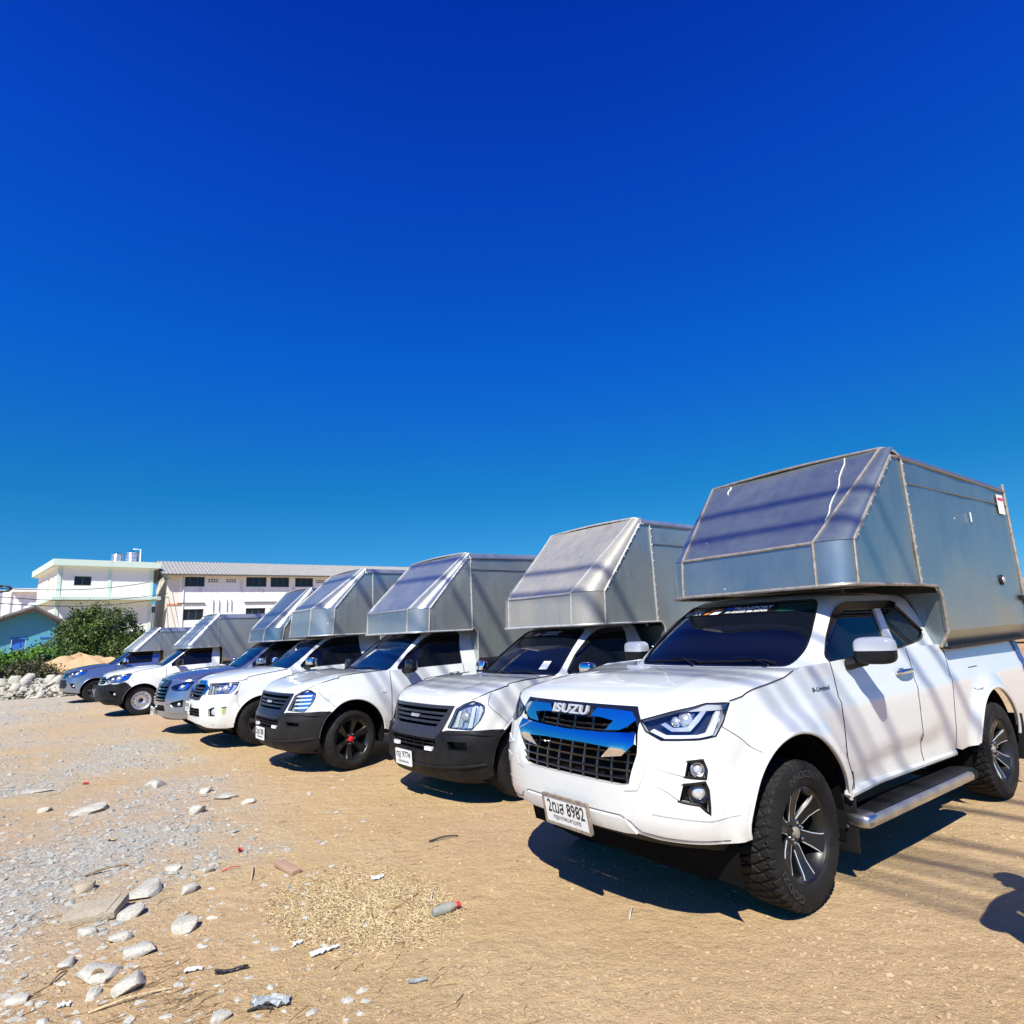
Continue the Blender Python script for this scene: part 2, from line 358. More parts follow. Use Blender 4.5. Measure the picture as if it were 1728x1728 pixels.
class Surf:
    """lower body: u runs along the plan outline from the nose, z is height"""
    def __init__(s,W,yf,L=.42,n=2.8,wheels=(),flare=.0,fw=.10,wy=None,fade=True):
        s.fade=fade
        s.W=pch(W); s.yf=pch(yf); s.L=L; s.n=n; s.wheels=wheels; s.fl=flare; s.fw=fw
        s.wy=pch(wy) if wy else (lambda y:1.0)
        s.T=[]; acc=0; px=py=0; N=400
        for i in range(N+1):
            th=math.pi/2*i/N
            x=.88*math.sin(th)**(2/n); y=L*(1-max(0,math.cos(th))**(2/n))
            if i: acc+=math.hypot(x-px,y-py)
            s.T.append((acc,th)); px,py=x,y
        s.U1=acc
    def th(s,u):
        T=s.T; lo,hi=0,len(T)-1
        while hi-lo>1:
            m=(lo+hi)//2
            if T[m][0]<u: lo=m
            else: hi=m
        a,b=T[lo],T[hi]; return a[1]+(b[1]-a[1])*(u-a[0])/(b[0]-a[0]+1e-12)
    def __call__(s,u,z):
        g=1 if u>=0 else -1; u=abs(u); W=s.W(z); yf=s.yf(z)
        if u<s.U1:
            th=s.th(u); x=W*math.sin(th)**(2/s.n); y=yf+s.L*(1-max(0,math.cos(th))**(2/s.n))
        else:
            d=u-s.U1; y=d+s.L+(yf*max(0,1-d/.3)**2 if s.fade else yf); x=W
        x*=s.wy(y)
        for (wy,wz,R) in s.wheels:
            r=math.hypot(y-wy,z-wz)
            k=sst(R+s.fw,R+.02,r)*sst(.1,.35,y)
            x+=s.fl*k
        return (g*x,y,z)
    def u_of(s,y,z):
        lo,hi=0.,8.
        for _ in range(40):
            m=(lo+hi)/2
            if s(m,z)[1]<y: lo=m
            else: hi=m
        return lo
    def side(s, y, z): return s.u_of(y, z)

# ------------------------------------------------------------------ wheels
def tyre_mesh(r, w, rr, tread):
    n = 368 if tread == 'mud' else 132
    hw = w/2; prof = []          # (x, radius, tread?)
    for x, q in ((-hw*.80, rr-.004), (-hw*.98, rr+.02), (-hw*1.02, (rr+r)/2), (-hw*.97, r-.035), (-hw*.90, r-.012)): prof.append((x, q, 0))
    m = 21 if tread == 'mud' else 15
    for i in range(m):
        x = -hw*.84+hw*1.68*i/(m-1); prof.append((x, r-.010*abs(x/hw)**3, 1))
    for x, q in ((hw*.90, r-.012), (hw*.97, r-.035), (hw*1.02, (rr+r)/2), (hw*1.0, rr+.035), (hw*.93, rr+.012), (hw*.80, rr-.004)): prof.append((x, q, 0))
    mb = MB(); vs = []; P = len(prof)
    for j in range(n):
        t = 2*math.pi*j/n; ph = j/n
        for i, (x, q, k) in enumerate(prof):
            d = 0
            if tread == 'mud':
                s = x/hw
                if k:
                    a = (ph*46+.9*s+.35*s*s) % 1; b = (ph*23-1.5*s+.4*math.sin(3*s)) % 1
                    if a < .22 or (b < .12 and abs(s) < .85): d = .009
                elif abs(s) > .88 and q > r-.04 and (ph*46+.9*s) % 1 < .3: d = .012
            elif k:
                s = i-5
                if s in (3, 7, 11): d = .007
                elif (s < 3 or s > 11) and j % 4 == 0: d = .006
            vs.append(Vector((x, (q-d)*math.cos(t), (q-d)*math.sin(t))))
    fs = [(j*P+i, j*P+i+1, ((j+1) % n)*P+i+1, ((j+1) % n)*P+i) for j in range(n) for i in range(P-1)]
    return mb.add(vs, fs)
WHEELS = {}
def wheel_set(kind, r, w, rr, tread='road'):
    """meshes of one wheel about its hub, outer face towards +x: list of (name, mesh, material)"""
    key = (kind, r, w, rr)
    if key in WHEELS: return WHEELS[key]
    hw = w/2; parts = []
    def rec(name, mb, mat, smooth=True, angle=35):
        o = mb.build(name, mat, None, smooth, angle); me = o.data; bpy.data.objects.remove(o); parts.append((name, me)); return me
    barrel = MB().lathe([(-hw*.8, rr), (-hw*.8, rr*.93), (hw*.2, rr*.86), (hw*.6, rr*.88), (hw*.78, rr*.955), (hw*.86, rr*.985), (hw*.84, rr+.006), (hw*.7, rr)], 64)
    barrel.lathe([(-hw*.2, .02), (-hw*.2, rr*.75), (-hw*.25, rr*.75)], 32)
    rimmat = {'edge': 'dark_rim', 'six': 'dark_rim', 'steel': 'steel_rim', 'plain': 'grey_rim'}[kind]
    rec('wheel', barrel, rimmat)
    rec('tyre', tyre_mesh(r, w, rr, tread), 'rubber', True, 24)
    if kind in ('edge', 'six', 'plain'):
        ns = {'edge': 6, 'six': 6, 'plain': 5}[kind]
        for k in range(ns):
            a = 2*math.pi*k/ns+.26; ca, sa = math.cos(a), math.sin(a)
            def pl(rad, tan, x): return Vector((x, rad*ca-tan*sa, rad*sa+tan*ca))
            mb = MB(); rows = []
            prof = [(.045, .030, .30), (rr*.35, .031, .36), (rr*.62, .037, .50), (rr*.82, .047, .66), (rr*.95, .060, .74)]
            for (rad, ht, fx) in prof: rows.append([pl(rad, -ht, hw*fx-.012), pl(rad, -ht*.78, hw*fx+.006), pl(rad, ht*.78, hw*fx+.006), pl(rad, ht, hw*fx-.012), pl(rad, ht*.8, hw*fx-.06), pl(rad, -ht*.8, hw*fx-.06)])
            vs = [v for row in rows for v in row]
            fs = [(i*6+j, i*6+(j+1) % 6, (i+1)*6+(j+1) % 6, (i+1)*6+j) for i in range(len(rows)-1) for j in range(6)]
            rec('spoke', mb.add(vs, fs), rimmat, True, 25)
            if kind == 'edge':
                for sgn in (-1, 1):
                    rec('spoke_edge', MB().tube([pl(rad, sgn*ht*.93, hw*fx+.002) for rad, ht, fx in prof[0 if sgn > 0 else 1:]], .0032, 6), 'badge_silver')
        hubm = MB().lathe([(hw*.1, .085), (hw*.34, .075), (hw*.40, .055), (hw*.40, 0.001)], 32)
        rec('hub', hubm, rimmat if kind != 'plain' else 'grey_rim')
        if kind == 'six': rec('hub_cap', MB().lathe([(hw*.40, .034), (hw*.58, .032), (hw*.66, .022), (hw*.68, .001)], 24), 'red_cap')
        if kind == 'edge': rec('hub_cap', MB().lathe([(hw*.40, .030), (hw*.52, .028), (hw*.55, .001)], 24), 'rust_trim')
        if kind == 'plain': rec('hub_cap', MB().lathe([(hw*.40, .030), (hw*.5, .027), (hw*.52, .001)], 24), 'satin_metal')
        for k in range(6):
            a = 2*math.pi*k/6; c = Vector((0, .056*math.cos(a), .056*math.sin(a)))
            rec('wheel_nut', MB().lathe([(hw*.36, .010), (hw*.54, .009), (hw*.57, .004), (hw*.57, .001)], 8, c=c), 'chrome' if kind == 'edge' else 'satin_metal')
    else:
        def dome(u, v):
            q = math.hypot(u, v)/rr
            x = hw*(.28+.34*sst(.12, .45, q)-.10*sst(.5, .72, q)+.14*sst(.8, .95, q)); return (x, u, v)
        holes = []
        for k in range(12):
            a = 2*math.pi*k/12; h = []
            for i in range(10):
                t = 2*math.pi*i/10; rad = rr*(.71+.085*math.cos(t)); tan = rr*.065*math.sin(t); h.append((rad*math.cos(a)-tan*math.sin(a), rad*math.sin(a)+tan*math.cos(a)))
            holes.append(h)
        o = panel('rim_disc', arc(0, 0, rr*.95, 0, 354, 59), dome, 'steel_rim', None, holes, thick=.01, g=rr*.16); me = o.data; bpy.data.objects.remove(o); parts.append(('rim_disc', me))
        rec('hub_cap', MB().lathe([(hw*.26, .055), (hw*.42, .05), (hw*.46, .03), (hw*.46, .001)], 24), 'dark_rim')
        for k in range(6):
            a = 2*math.pi*k/6; c = Vector((0, .072*math.cos(a), .072*math.sin(a))); rec('wheel_nut', MB().lathe([(hw*.26, .011), (hw*.42, .010), (hw*.43, .001)], 8, c=c), 'satin_metal')
    WHEELS[key] = parts; return parts
def place_wheel(t, parts, x, y, r, side, turn=0, spin=0.0):
    root = None
    for name, me in parts:
        o = bpy.data.objects.new(name, me); COL.objects.link(o)
        if root is None:
            root = o; o.parent = t; o.location = (x, y, r); o.rotation_euler = (spin, 0, (0 if side > 0 else math.pi)+turn); o.rotation_mode = 'XYZ'
        else: o.parent = root
    return root

# ------------------------------------------------------------------ pieces shared by all the pickups
def hood(t, S, uc, sidep, cz, mat, zf=None, xb=None, bow=.12, q=3.0, ridge=.006, name='hood', nu=36, nv=26, drop=.04):
    """bonnet: front edge on the body surface, sides along the fender seam, rear at the cowl; cz = (b, z) down the middle"""
    E = [Vector(S(u, z)) for u, z in sidep]; ln = [0]
    for a, b in zip(E, E[1:]): ln.append(ln[-1]+(b-a).length)
    def edge(b):
        d = b*ln[-1]; i = 0
        while i < len(ln)-2 and d > ln[i+1]: i += 1
        k = (d-ln[i])/(ln[i+1]-ln[i]+1e-9); return E[i].lerp(E[i+1], k)
    z0 = sidep[0][1]; zfun = zf or (lambda u: z0); czf = pch(cz)
    Er = E[-1]
    def coons(a, b):
        Fa = Vector(S(a*uc, zfun(abs(a)*uc))); Ba = Vector((a*Er.x, Er.y-bow*(1-a*a), Er.z)); r_ = edge(b); l_ = Vector((-r_.x, r_.y, r_.z)); s = (a+1)/2
        C0 = E[0]; c00 = Vector((-C0.x, C0.y, C0.z)); c01 = Vector((-Er.x, Er.y, Er.z))
        return Fa*(1-b)+Ba*b+l_*(1-s)+r_*s-(c00*(1-s)*(1-b)+C0*s*(1-b)+c01*(1-s)*b+Er*s*b)
    def fn(a, b):
        p = coons(a, b); dz = czf(b)-coons(0, b).z
        p.z += dz*(1-abs(a)**q)+ridge*math.exp(-((abs(a)-.62+.1*b)/.05)**2)*math.sin(math.pi*min(1, b*1.4))**.5*(1 if b < .7 else 1)
        return p
    def bb(v): return v**1.5
    mb = MB().grid(lambda a, v: fn(a, bb(v)), nu, nv, -1, 1, 0, 1)
    n0 = len(mb.v); rim = [i for i in range(nu+1)]+[(j+1)*(nu+1)-1 for j in range(1, nv+1)]+[nv*(nu+1)+i for i in range(nu-1, -1, -1)]+[j*(nu+1) for j in range(nv-1, 0, -1)]
    low = [mb.v[i]-Vector((0, 0, drop)) for i in rim]; b0 = len(mb.v); dup = [mb.v[i].copy() for i in rim]; mb.v += dup+low; K = len(rim)
    mb.f += [(b0+(i+1) % K, b0+i, b0+K+i, b0+K+(i+1) % K) for i in range(K)]
    o = mb.build(name, mat, t, True, 40); return o, fn
def cab(t, C, ws, sg, rear, zr, mat, glass='tint_glass', sglass='side_glass', bottom=1.12, pillar=None, visor=True, ytop=None, wglass=None):
    """greenhouse: painted shell with window openings, glass set in them, roof skin, back wall"""
    rearp = rear                                           # (u, z) from the belt to the roof
    out = [(-u, z) for u, z in rearp][::-1]+[(0, zr)] if 0 else None
    outline = [(-rearp[0][0], bottom), (0, bottom), (rearp[0][0], bottom)]+list(rearp)+[(u, z) for u, z in mir(rearp)]
    sh = panel('cab_shell', outline, C, mat, t, holes=[ws, sg, mir(sg)], thick=.035, g=.06)
    zt = rearp[-1][1]; ur = rearp[-1][0]; N = 60
    ring = [Vector(C(-ur+2*ur*i/N, zt)) for i in range(N+1)]
    yc = (ring[0].y+ring[N//2].y)/2; mb = MB()
    rows = [ring]
    for k, dz in ((.93, .018), (.75, .032), (.4, .042), (.02, .046)): rows.append([Vector((p.x*k, yc+(p.y-yc)*k, zt+dz)) for p in ring])
    vs = [v for r_ in rows for v in r_]
    mb.add(vs, [(j*(N+1)+i, j*(N+1)+i+1, (j+1)*(N+1)+i+1, (j+1)*(N+1)+i) for j in range(4) for i in range(N)]).build('roof', mat, t)
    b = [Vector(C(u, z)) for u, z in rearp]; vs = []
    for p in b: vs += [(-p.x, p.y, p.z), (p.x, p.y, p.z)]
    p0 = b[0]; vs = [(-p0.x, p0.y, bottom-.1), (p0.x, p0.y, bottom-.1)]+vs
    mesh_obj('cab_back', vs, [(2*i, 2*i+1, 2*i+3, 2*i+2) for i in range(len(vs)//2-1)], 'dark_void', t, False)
    wsh = panel('windshield', ws, C, glass, t, thick=.004, off=-.010, g=.06)
    gl = []
    for k in (1, -1):
        gl.append(panel('side_window', sg if k > 0 else mir(sg), C, sglass, t, thick=.004, off=-.012, g=.07))
    return sh, wsh, gl
def wheel_well(t, S, y, z, Rr, xin=.50, xout=.86, name='wheel_well'):
    for k in (1, -1):
        mb = MB(); pts = arc(y, z, Rr+.012, -18, 198, 22)
        vs = []
        for (a, b) in pts: vs += [(k*xin, a, b), (k*xout, a, b)]
        mb.add(vs, [(2*i, 2*i+1, 2*i+3, 2*i+2) for i in range(len(pts)-1)])
        mb.add([(k*xin, a, b) for a, b in pts], [tuple(range(len(pts)))]).build(name, 'dark_void', t, True)
def underbody(t, y0, y1, z0, z1, wheels, hw=.50, axle=True):
    zm = z0+(z1-z0)*.45; MB().box((0, (y0+y1)/2, (z0+zm)/2), (2*hw, y1-y0, zm-z0)).build('light_block_core', 'dark_void', t, False)  # dark filler box added inside, blocks light behind the panel gaps
    MB().box((0, (y0+1.35+y1)/2, (zm+z1)/2), (2*hw+.3, y1-y0-1.35, z1-zm)).build('light_block_cab', 'dark_void', t, False)  # second dark box added to close off the empty cab from light
    MB().box((0, y0+.32, z0+.012), (1.5, .86, .024)).build('light_block_plate', 'black_plastic', t, False)  # plate added to keep sun through the grille off the ground below
    for (y, z, r) in wheels:
        MB().tube([(-.70, y, z), (.70, y, z)], .045, 12).build('axle', 'black_plastic', t)
def plate(t, fn, u, z, w, h, txt, sub, off=.03, frame='black_plastic', mat='plate_white', tilt=0, fr=.016):
    rect = lambda a, b, e=0: [(u-a/2-e, z-b/2-e), (u+a/2+e, z-b/2-e), (u+a/2+e, z+b/2+e), (u-a/2-e, z+b/2+e)]
    c = on(fn, u, z, off); e = on(fn, u+.02, z, off); f = on(fn, u, z+.02, off)
    ax = (e-c).normalized(); az = (f-c).normalized(); fl = lambda a, b: c+ax*(a-u)+az*(b-z)
    o = panel('license_plate', fillet(rect(w, h), .012, 3), fl, mat, t, thick=.006, off=.004, g=.1)
    if frame: panel('plate_frame', fillet(rect(w, h, fr), .014, 3), fl, frame, o, holes=[rect(w-.006, h-.006)], thick=.016, off=.008, g=.2)
    if txt: lettering('plate_number', txt, (u, z+h*.14, w*.86, h*.50), fl, 'plate_ink', o, .0055, .012)
    if sub: lettering('plate_province', sub, (u, z-h*.30, w*.64, h*.20), fl, 'plate_ink', o, .0055, .004)
    return o
def mirror(t, c, rad, cap, shell='black_plastic', arm=None, e=.55, rz=.0, split=-.15):
    for k in (1, -1):
        cc = Vector((k*c[0], c[1], c[2])); rot = Matrix.Rotation(k*rz, 3, 'Z')
        m = MB().sup(cc, rad, e, rot, 22, 8, split, 1).build('mirror', cap, t)
        MB().sup(cc, (rad[0]*.985, rad[1]*.97, rad[2]*.985), e, rot, 22, 8, -1, split).build('mirror_lower', shell, m)
        q = cc+rot @ Vector((0, rad[1]*.86, 0)); MB().sup(q, (rad[0]*.86, rad[1]*.2, rad[2]*.82), .4, rot, 18, 6).build('mirror_glass', 'chrome', m)
        if arm:
            a = Vector((k*arm[0], arm[1], arm[2])); b = cc+Vector((-k*rad[0]*.5, 0, -rad[2]*.72))
            MB().tube([a, a.lerp(b, .5), b], [.045, .036, .034], 10).build('mirror_arm', shell, m)
def headlight(t, S, poly, housing='lamp_housing', lens='clear_lens', depth=.035, bits=(), rim='gloss_black', rimw=.004, rw=None):
    """lamp set in its opening: housing, reflectors and bulbs, clear lens; both sides"""
    for k in (1, -1):
        pl = poly if k > 0 else mir(poly)
        hs = panel('headlight', pl, S, housing, t, thick=.01, off=-depth, g=.05)
        for b in bits:
            kind, pts, mat, off, th = b
            if kind == 'shape': panel(b[5] if len(b) > 5 else 'lamp_reflector', pts if k > 0 else mir(pts), S, mat, hs, thick=th, off=-depth+off, g=.04)
            elif kind == 'ball':
                c = on(S, k*pts[0], pts[1], -depth+off); nn = normal_at(S, k*pts[0], pts[1])
                rot = nn.to_track_quat('Z', 'Y').to_matrix()
                MB().sup(c, (th, th, th*.6), 1.0, rot, 20, 10, 0, 1).build('bulb', mat, hs)
                ring = [c+rot @ Vector((math.cos(2*math.pi*i/24)*th*1.12, math.sin(2*math.pi*i/24)*th*1.12, .002)) for i in range(24)]
                MB().tube(ring, th*.12, 6, closed=True).build('bulb_ring', 'chrome', hs)
        panel('lens', pl, S, lens, hs, thick=.01, off=.003, g=.05)
        if rim: seam('lamp_seal', pl+[pl[0]], S, rim, hs, rimw, .001, .03)
def canopy(t, P, mat, side='canopy_c', trim='bright_trim', seed=1):
    """sheet-metal cargo box that reaches over the cab with a sloping nose"""
    rng = random.Random(seed); xL, xR = P['x']; yb, zb = P['b']; yk, zk = P['k']; yt, zt = P['t']; yr, zr = P['r']; yn, zn = P['n']; zl = P['zl']
    rL, rR = P['rad']; rt_ = P.get('rt', .12); fb = P.get('band', .10)
    so = Vector((rng.random()*50, rng.random()*50, 0))
    def wob(p, a=.006): return noise.noise(Vector((p[0]*2.2, p[1]*2.2, p[2]*2.2))+so)*a*1.3+noise.noise(Vector((p[0]*6, p[1]*6, p[2]*6))+so)*a*.5-.012*max(0, noise.noise(Vector((p[0]*4.5, p[1]*4.5, p[2]*4.5))+so*2)-.45)
    def level(v):                  # v: 0 bottom, 1 knee, 2 top
        if v <= 1: return yb+(yk-yb)*v, zb+(zk-zb)*v, rL, rR
        w = v-1; return yk+(yt-yk)*w, zk+(zt-zk)*w, rL+(rt_-rL)*w, rR+(rt_-rR)*w
    pw = P.get('pw', .55)
    def nose(s, v):                # s in [-2,-1] left corner, [-1,1] flat, [1,2] right corner
        y, z, a, b = level(v)
        if -1 <= s <= 1:
            x = (xL+a)+(xR-b-xL-a)*(s+1)/2; p = Vector((x, y, z))
        elif s > 1:
            g = (s-1)*math.pi/2; p = Vector((xR-b+b*math.sin(g), y+b*P.get('ky', 1)*(1-math.cos(g)), z))
        else:
            g = (-1-s)*math.pi/2; p = Vector((xL+a-a*math.sin(g), y+a*P.get('kyl', P.get('ky', 1))*(1-math.cos(g)), z))
        return p
    def N(s, v): return normal_at(lambda a, b: nose(a, b), s, v)
    def fn(s, v):
        p = nose(s, v); return p+Vector((0, -1, .3))*wob(p)
    root = None
    def pan(name, s0, s1, v0, v1, ns, nv, m=mat):
        nonlocal root
        o = MB().grid(fn, ns, nv, s0, s1, v0, v1).build(name, m, root or t, True, 50)
        if root is None: root = o
        return o
    pan('canopy', -1, 1, 1.006, 2, 24, 18)
    pan('front_panel', -1, 1, 0, 1, 24, 6, P.get('fm', mat))
    pan('corner_panel', 1.004, 2, 0, 1, 10, 6); pan('corner_panel', -2, -1.004, 0, 1, 10, 6)
    pan('corner_panel', 1.004, 2, 1.006, 2, 10, 14); pan('corner_panel', -2, -1.004, 1.006, 2, 10, 14)
    # side sheets
    ky = P.get('ky', 1)
    for k, x, rr in ((1, xR, rR), (-1, xL, rL)):
        ky = P.get('ky', 1) if k > 0 else P.get('kyl', P.get('ky', 1))
        def sf(a, b, x=x, k=k):
            q = Vector((x, a, b)); return (x+k*wob(q, .007), a, b) if k > 0 else (x+k*wob(q, .007), -a, b)
        yS = P['seam']; g_ = .004
        top = lambda y: zt-fb+(zr-zt)*(y-yt)/(yr-yt) if y > yt else zt-fb
        def put(name, poly, m):
            poly = poly if k > 0 else [(-a, b) for a, b in reversed(poly)]
            o = panel(name, poly, sf, m, root, thick=.02, g=.12, angle=50); return o
        fy0, fy1 = yb+rr*ky, yk+rr*ky
        ttop = level(2); yT = yt+rt_*ky
        # front wedge
        def slope_y(z):            # where the corner sheet ends on this side, at height z
            w = (z-zk)/(zt-zk); return (yk+(yt-yk)*w)+(rr+(rt_-rr)*w)*ky
        put('side_panel', [(fy0+g_, zb), (yS-g_, zb), (yS-g_, top(yS-g_)), (slope_y(zt-fb)+g_, zt-fb), (fy1+g_, zk)], side)
        hz = P.get('hz'); y2 = P.get('seam2')
        low = [(yS+g_, zb), (yn-.06, zn), (yn, zn-.07), (yn, zl+.13), (yr, zl+.13)]
        if hz:
            put('side_panel', low+[(yr, hz-g_), (yS+g_, hz-g_)], side)
            put('side_panel', [(yS+g_, hz+g_), (yr, hz+g_), (yr, top(yr)), (yS+g_, top(yS+g_))], side)
        else: put('side_panel', low+[(yr, top(yr)), (yS+g_, top(yS+g_))], side)
        # tuck-in skirt above the bed rail
        mb = MB().grid(lambda a, b: Vector((x-k*.07*(1-b), a, zl+.13*b)), 12, 3, yn, yr, 0, 1); mb.build('skirt_panel', P.get('skm', side), root)
        X = x+k*.006
        tr = lambda pts, r=.011, m=trim: MB().tube(pts, r, 8).build('trim', m, root)
        tr([(X, yS, zb), (X, yS, top(yS))]); tr([(X, fy0, zb), (X, fy1, zk)], .008); tr([(X, fy1, zk), (X, slope_y(zt-fb), zt-fb), (X, yT, zt-fb)], .012)
        tr([(X, yT, zt-fb+.005), (X, yr, top(yr)+.005)], .013, P.get('tm', 'canopy_dark')); tr([(X, yr, zl), (X, yr, zr)], .014)
        tr([(X, fy0, zb), (X, yS, zb), (X, yn-.06, zn), (X, yn, zn-.07), (X, yn, zl+.13), (X-k*.07, yn, zl)], .012, P.get('tm2', trim))
        if hz: tr([(X, yS, hz), (X, yr, hz)], .006, 'canopy_dark')
        MB().box((x-k*.05, (yn+yr)/2, zl-.005), (.10, yr-yn, .02)).build('bed_rail_trim', 'black_plastic', root, False)
        if k > 0:
            for i in range(12):
                q = (i+.5)/12; MB().sup((X+.004, yS+.025, zb+(top(yS)-zb)*q), (.004, .008, .008), 1, None, 8, 4).build('rivet', 'rivet', root)
        for i in range(9):
            q = (i+.5)/9; z = zk+(zt-fb-zk)*q
            if k > 0: MB().sup((X+.008, slope_y(z)+.02, z), (.005, .010, .010), 1, None, 8, 4).build('rivet', 'rivet', root)
    # roof with rolled edges
    nr = 8; cs = []
    for i in range(nr+1):
        g = math.pi/2*i/nr; cs.append((fb*math.sin(g), fb*math.cos(g)))
    def roof_sec(y):
        z = zt+(zr-zt)*(y-yt)/(yr-yt); pts = []
        for dx, dz in reversed(cs): pts.append((xL+fb-dx, y, z-fb+dz))
        for i in range(1, 10):
            s = i/10; pts.append((xL+fb+(xR-xL-2*fb)*s, y, z+.02*math.sin(math.pi*s)))
        for dx, dz in cs: pts.append((xR-fb+dx, y, z-fb+dz))
        return pts
    ys = [yt+.004+(yr-yt)*i/10 for i in range(11)]; secs = [roof_sec(y) for y in ys]; n = len(secs[0])
    # first section follows the top of the nose
    first = []
    for (x, y, z) in secs[0]:
        e = max(0, rt_-(xR-x)) if x > (xL+xR)/2 else max(0, rt_-(x-xL)); first.append((x, y+.6*e*ky, z))
    secs[0] = first
    MB().add([p for s in secs for p in s], [(j*n+i, j*n+i+1, (j+1)*n+i+1, (j+1)*n+i) for j in range(10) for i in range(n-1)]).build('roof_panel', side, root, True, 50)
    MB().tube([Vector(p)+Vector((0, -.004, .004)) for p in first], .012, 8).build('trim', trim, root)
    # nose trims
    MB().tube([fn(-1+2*i/20, 1)+Vector((0, -.006, 0)) for i in range(21)], .012, 8).build('trim', P.get('km', trim), root)
    for s in (-1, 1): MB().tube([fn(s, .2*i)+Vector((0, -.005, .002)) for i in range(11)], .010, 8).build('trim', trim, root)
    MB().tube([fn(-2+4*i/40, 0) for i in range(41)], .014, 8).build('trim', P.get('bm', trim), root)
    # underside over the cab, bulkhead, rear wall
    mb = MB(); pts = [fn(-2+4*i/24, .02) for i in range(25)]
    mb.add([Vector((p.x*.99, p.y+.01, zb+.03)) for p in pts]+[Vector((xR-.01, yn, zb+.03)), Vector((xL+.01, yn, zb+.03))], [tuple(range(27))]).build('floor_panel', 'canopy_dark', root, False)
    mb = MB().grid(lambda a, b: Vector((a, yn+.01, b)), 8, 4, xL+.04, xR-.02, zl, zn-.05); mb.build('bulkhead_panel', side, root)
    mb = MB().grid(lambda a, b: Vector((a, yr-.005, b)), 8, 6, xL+.02, xR-.02, zl, zr-.02); mb.build('rear_door', side, root)
    return root, fn
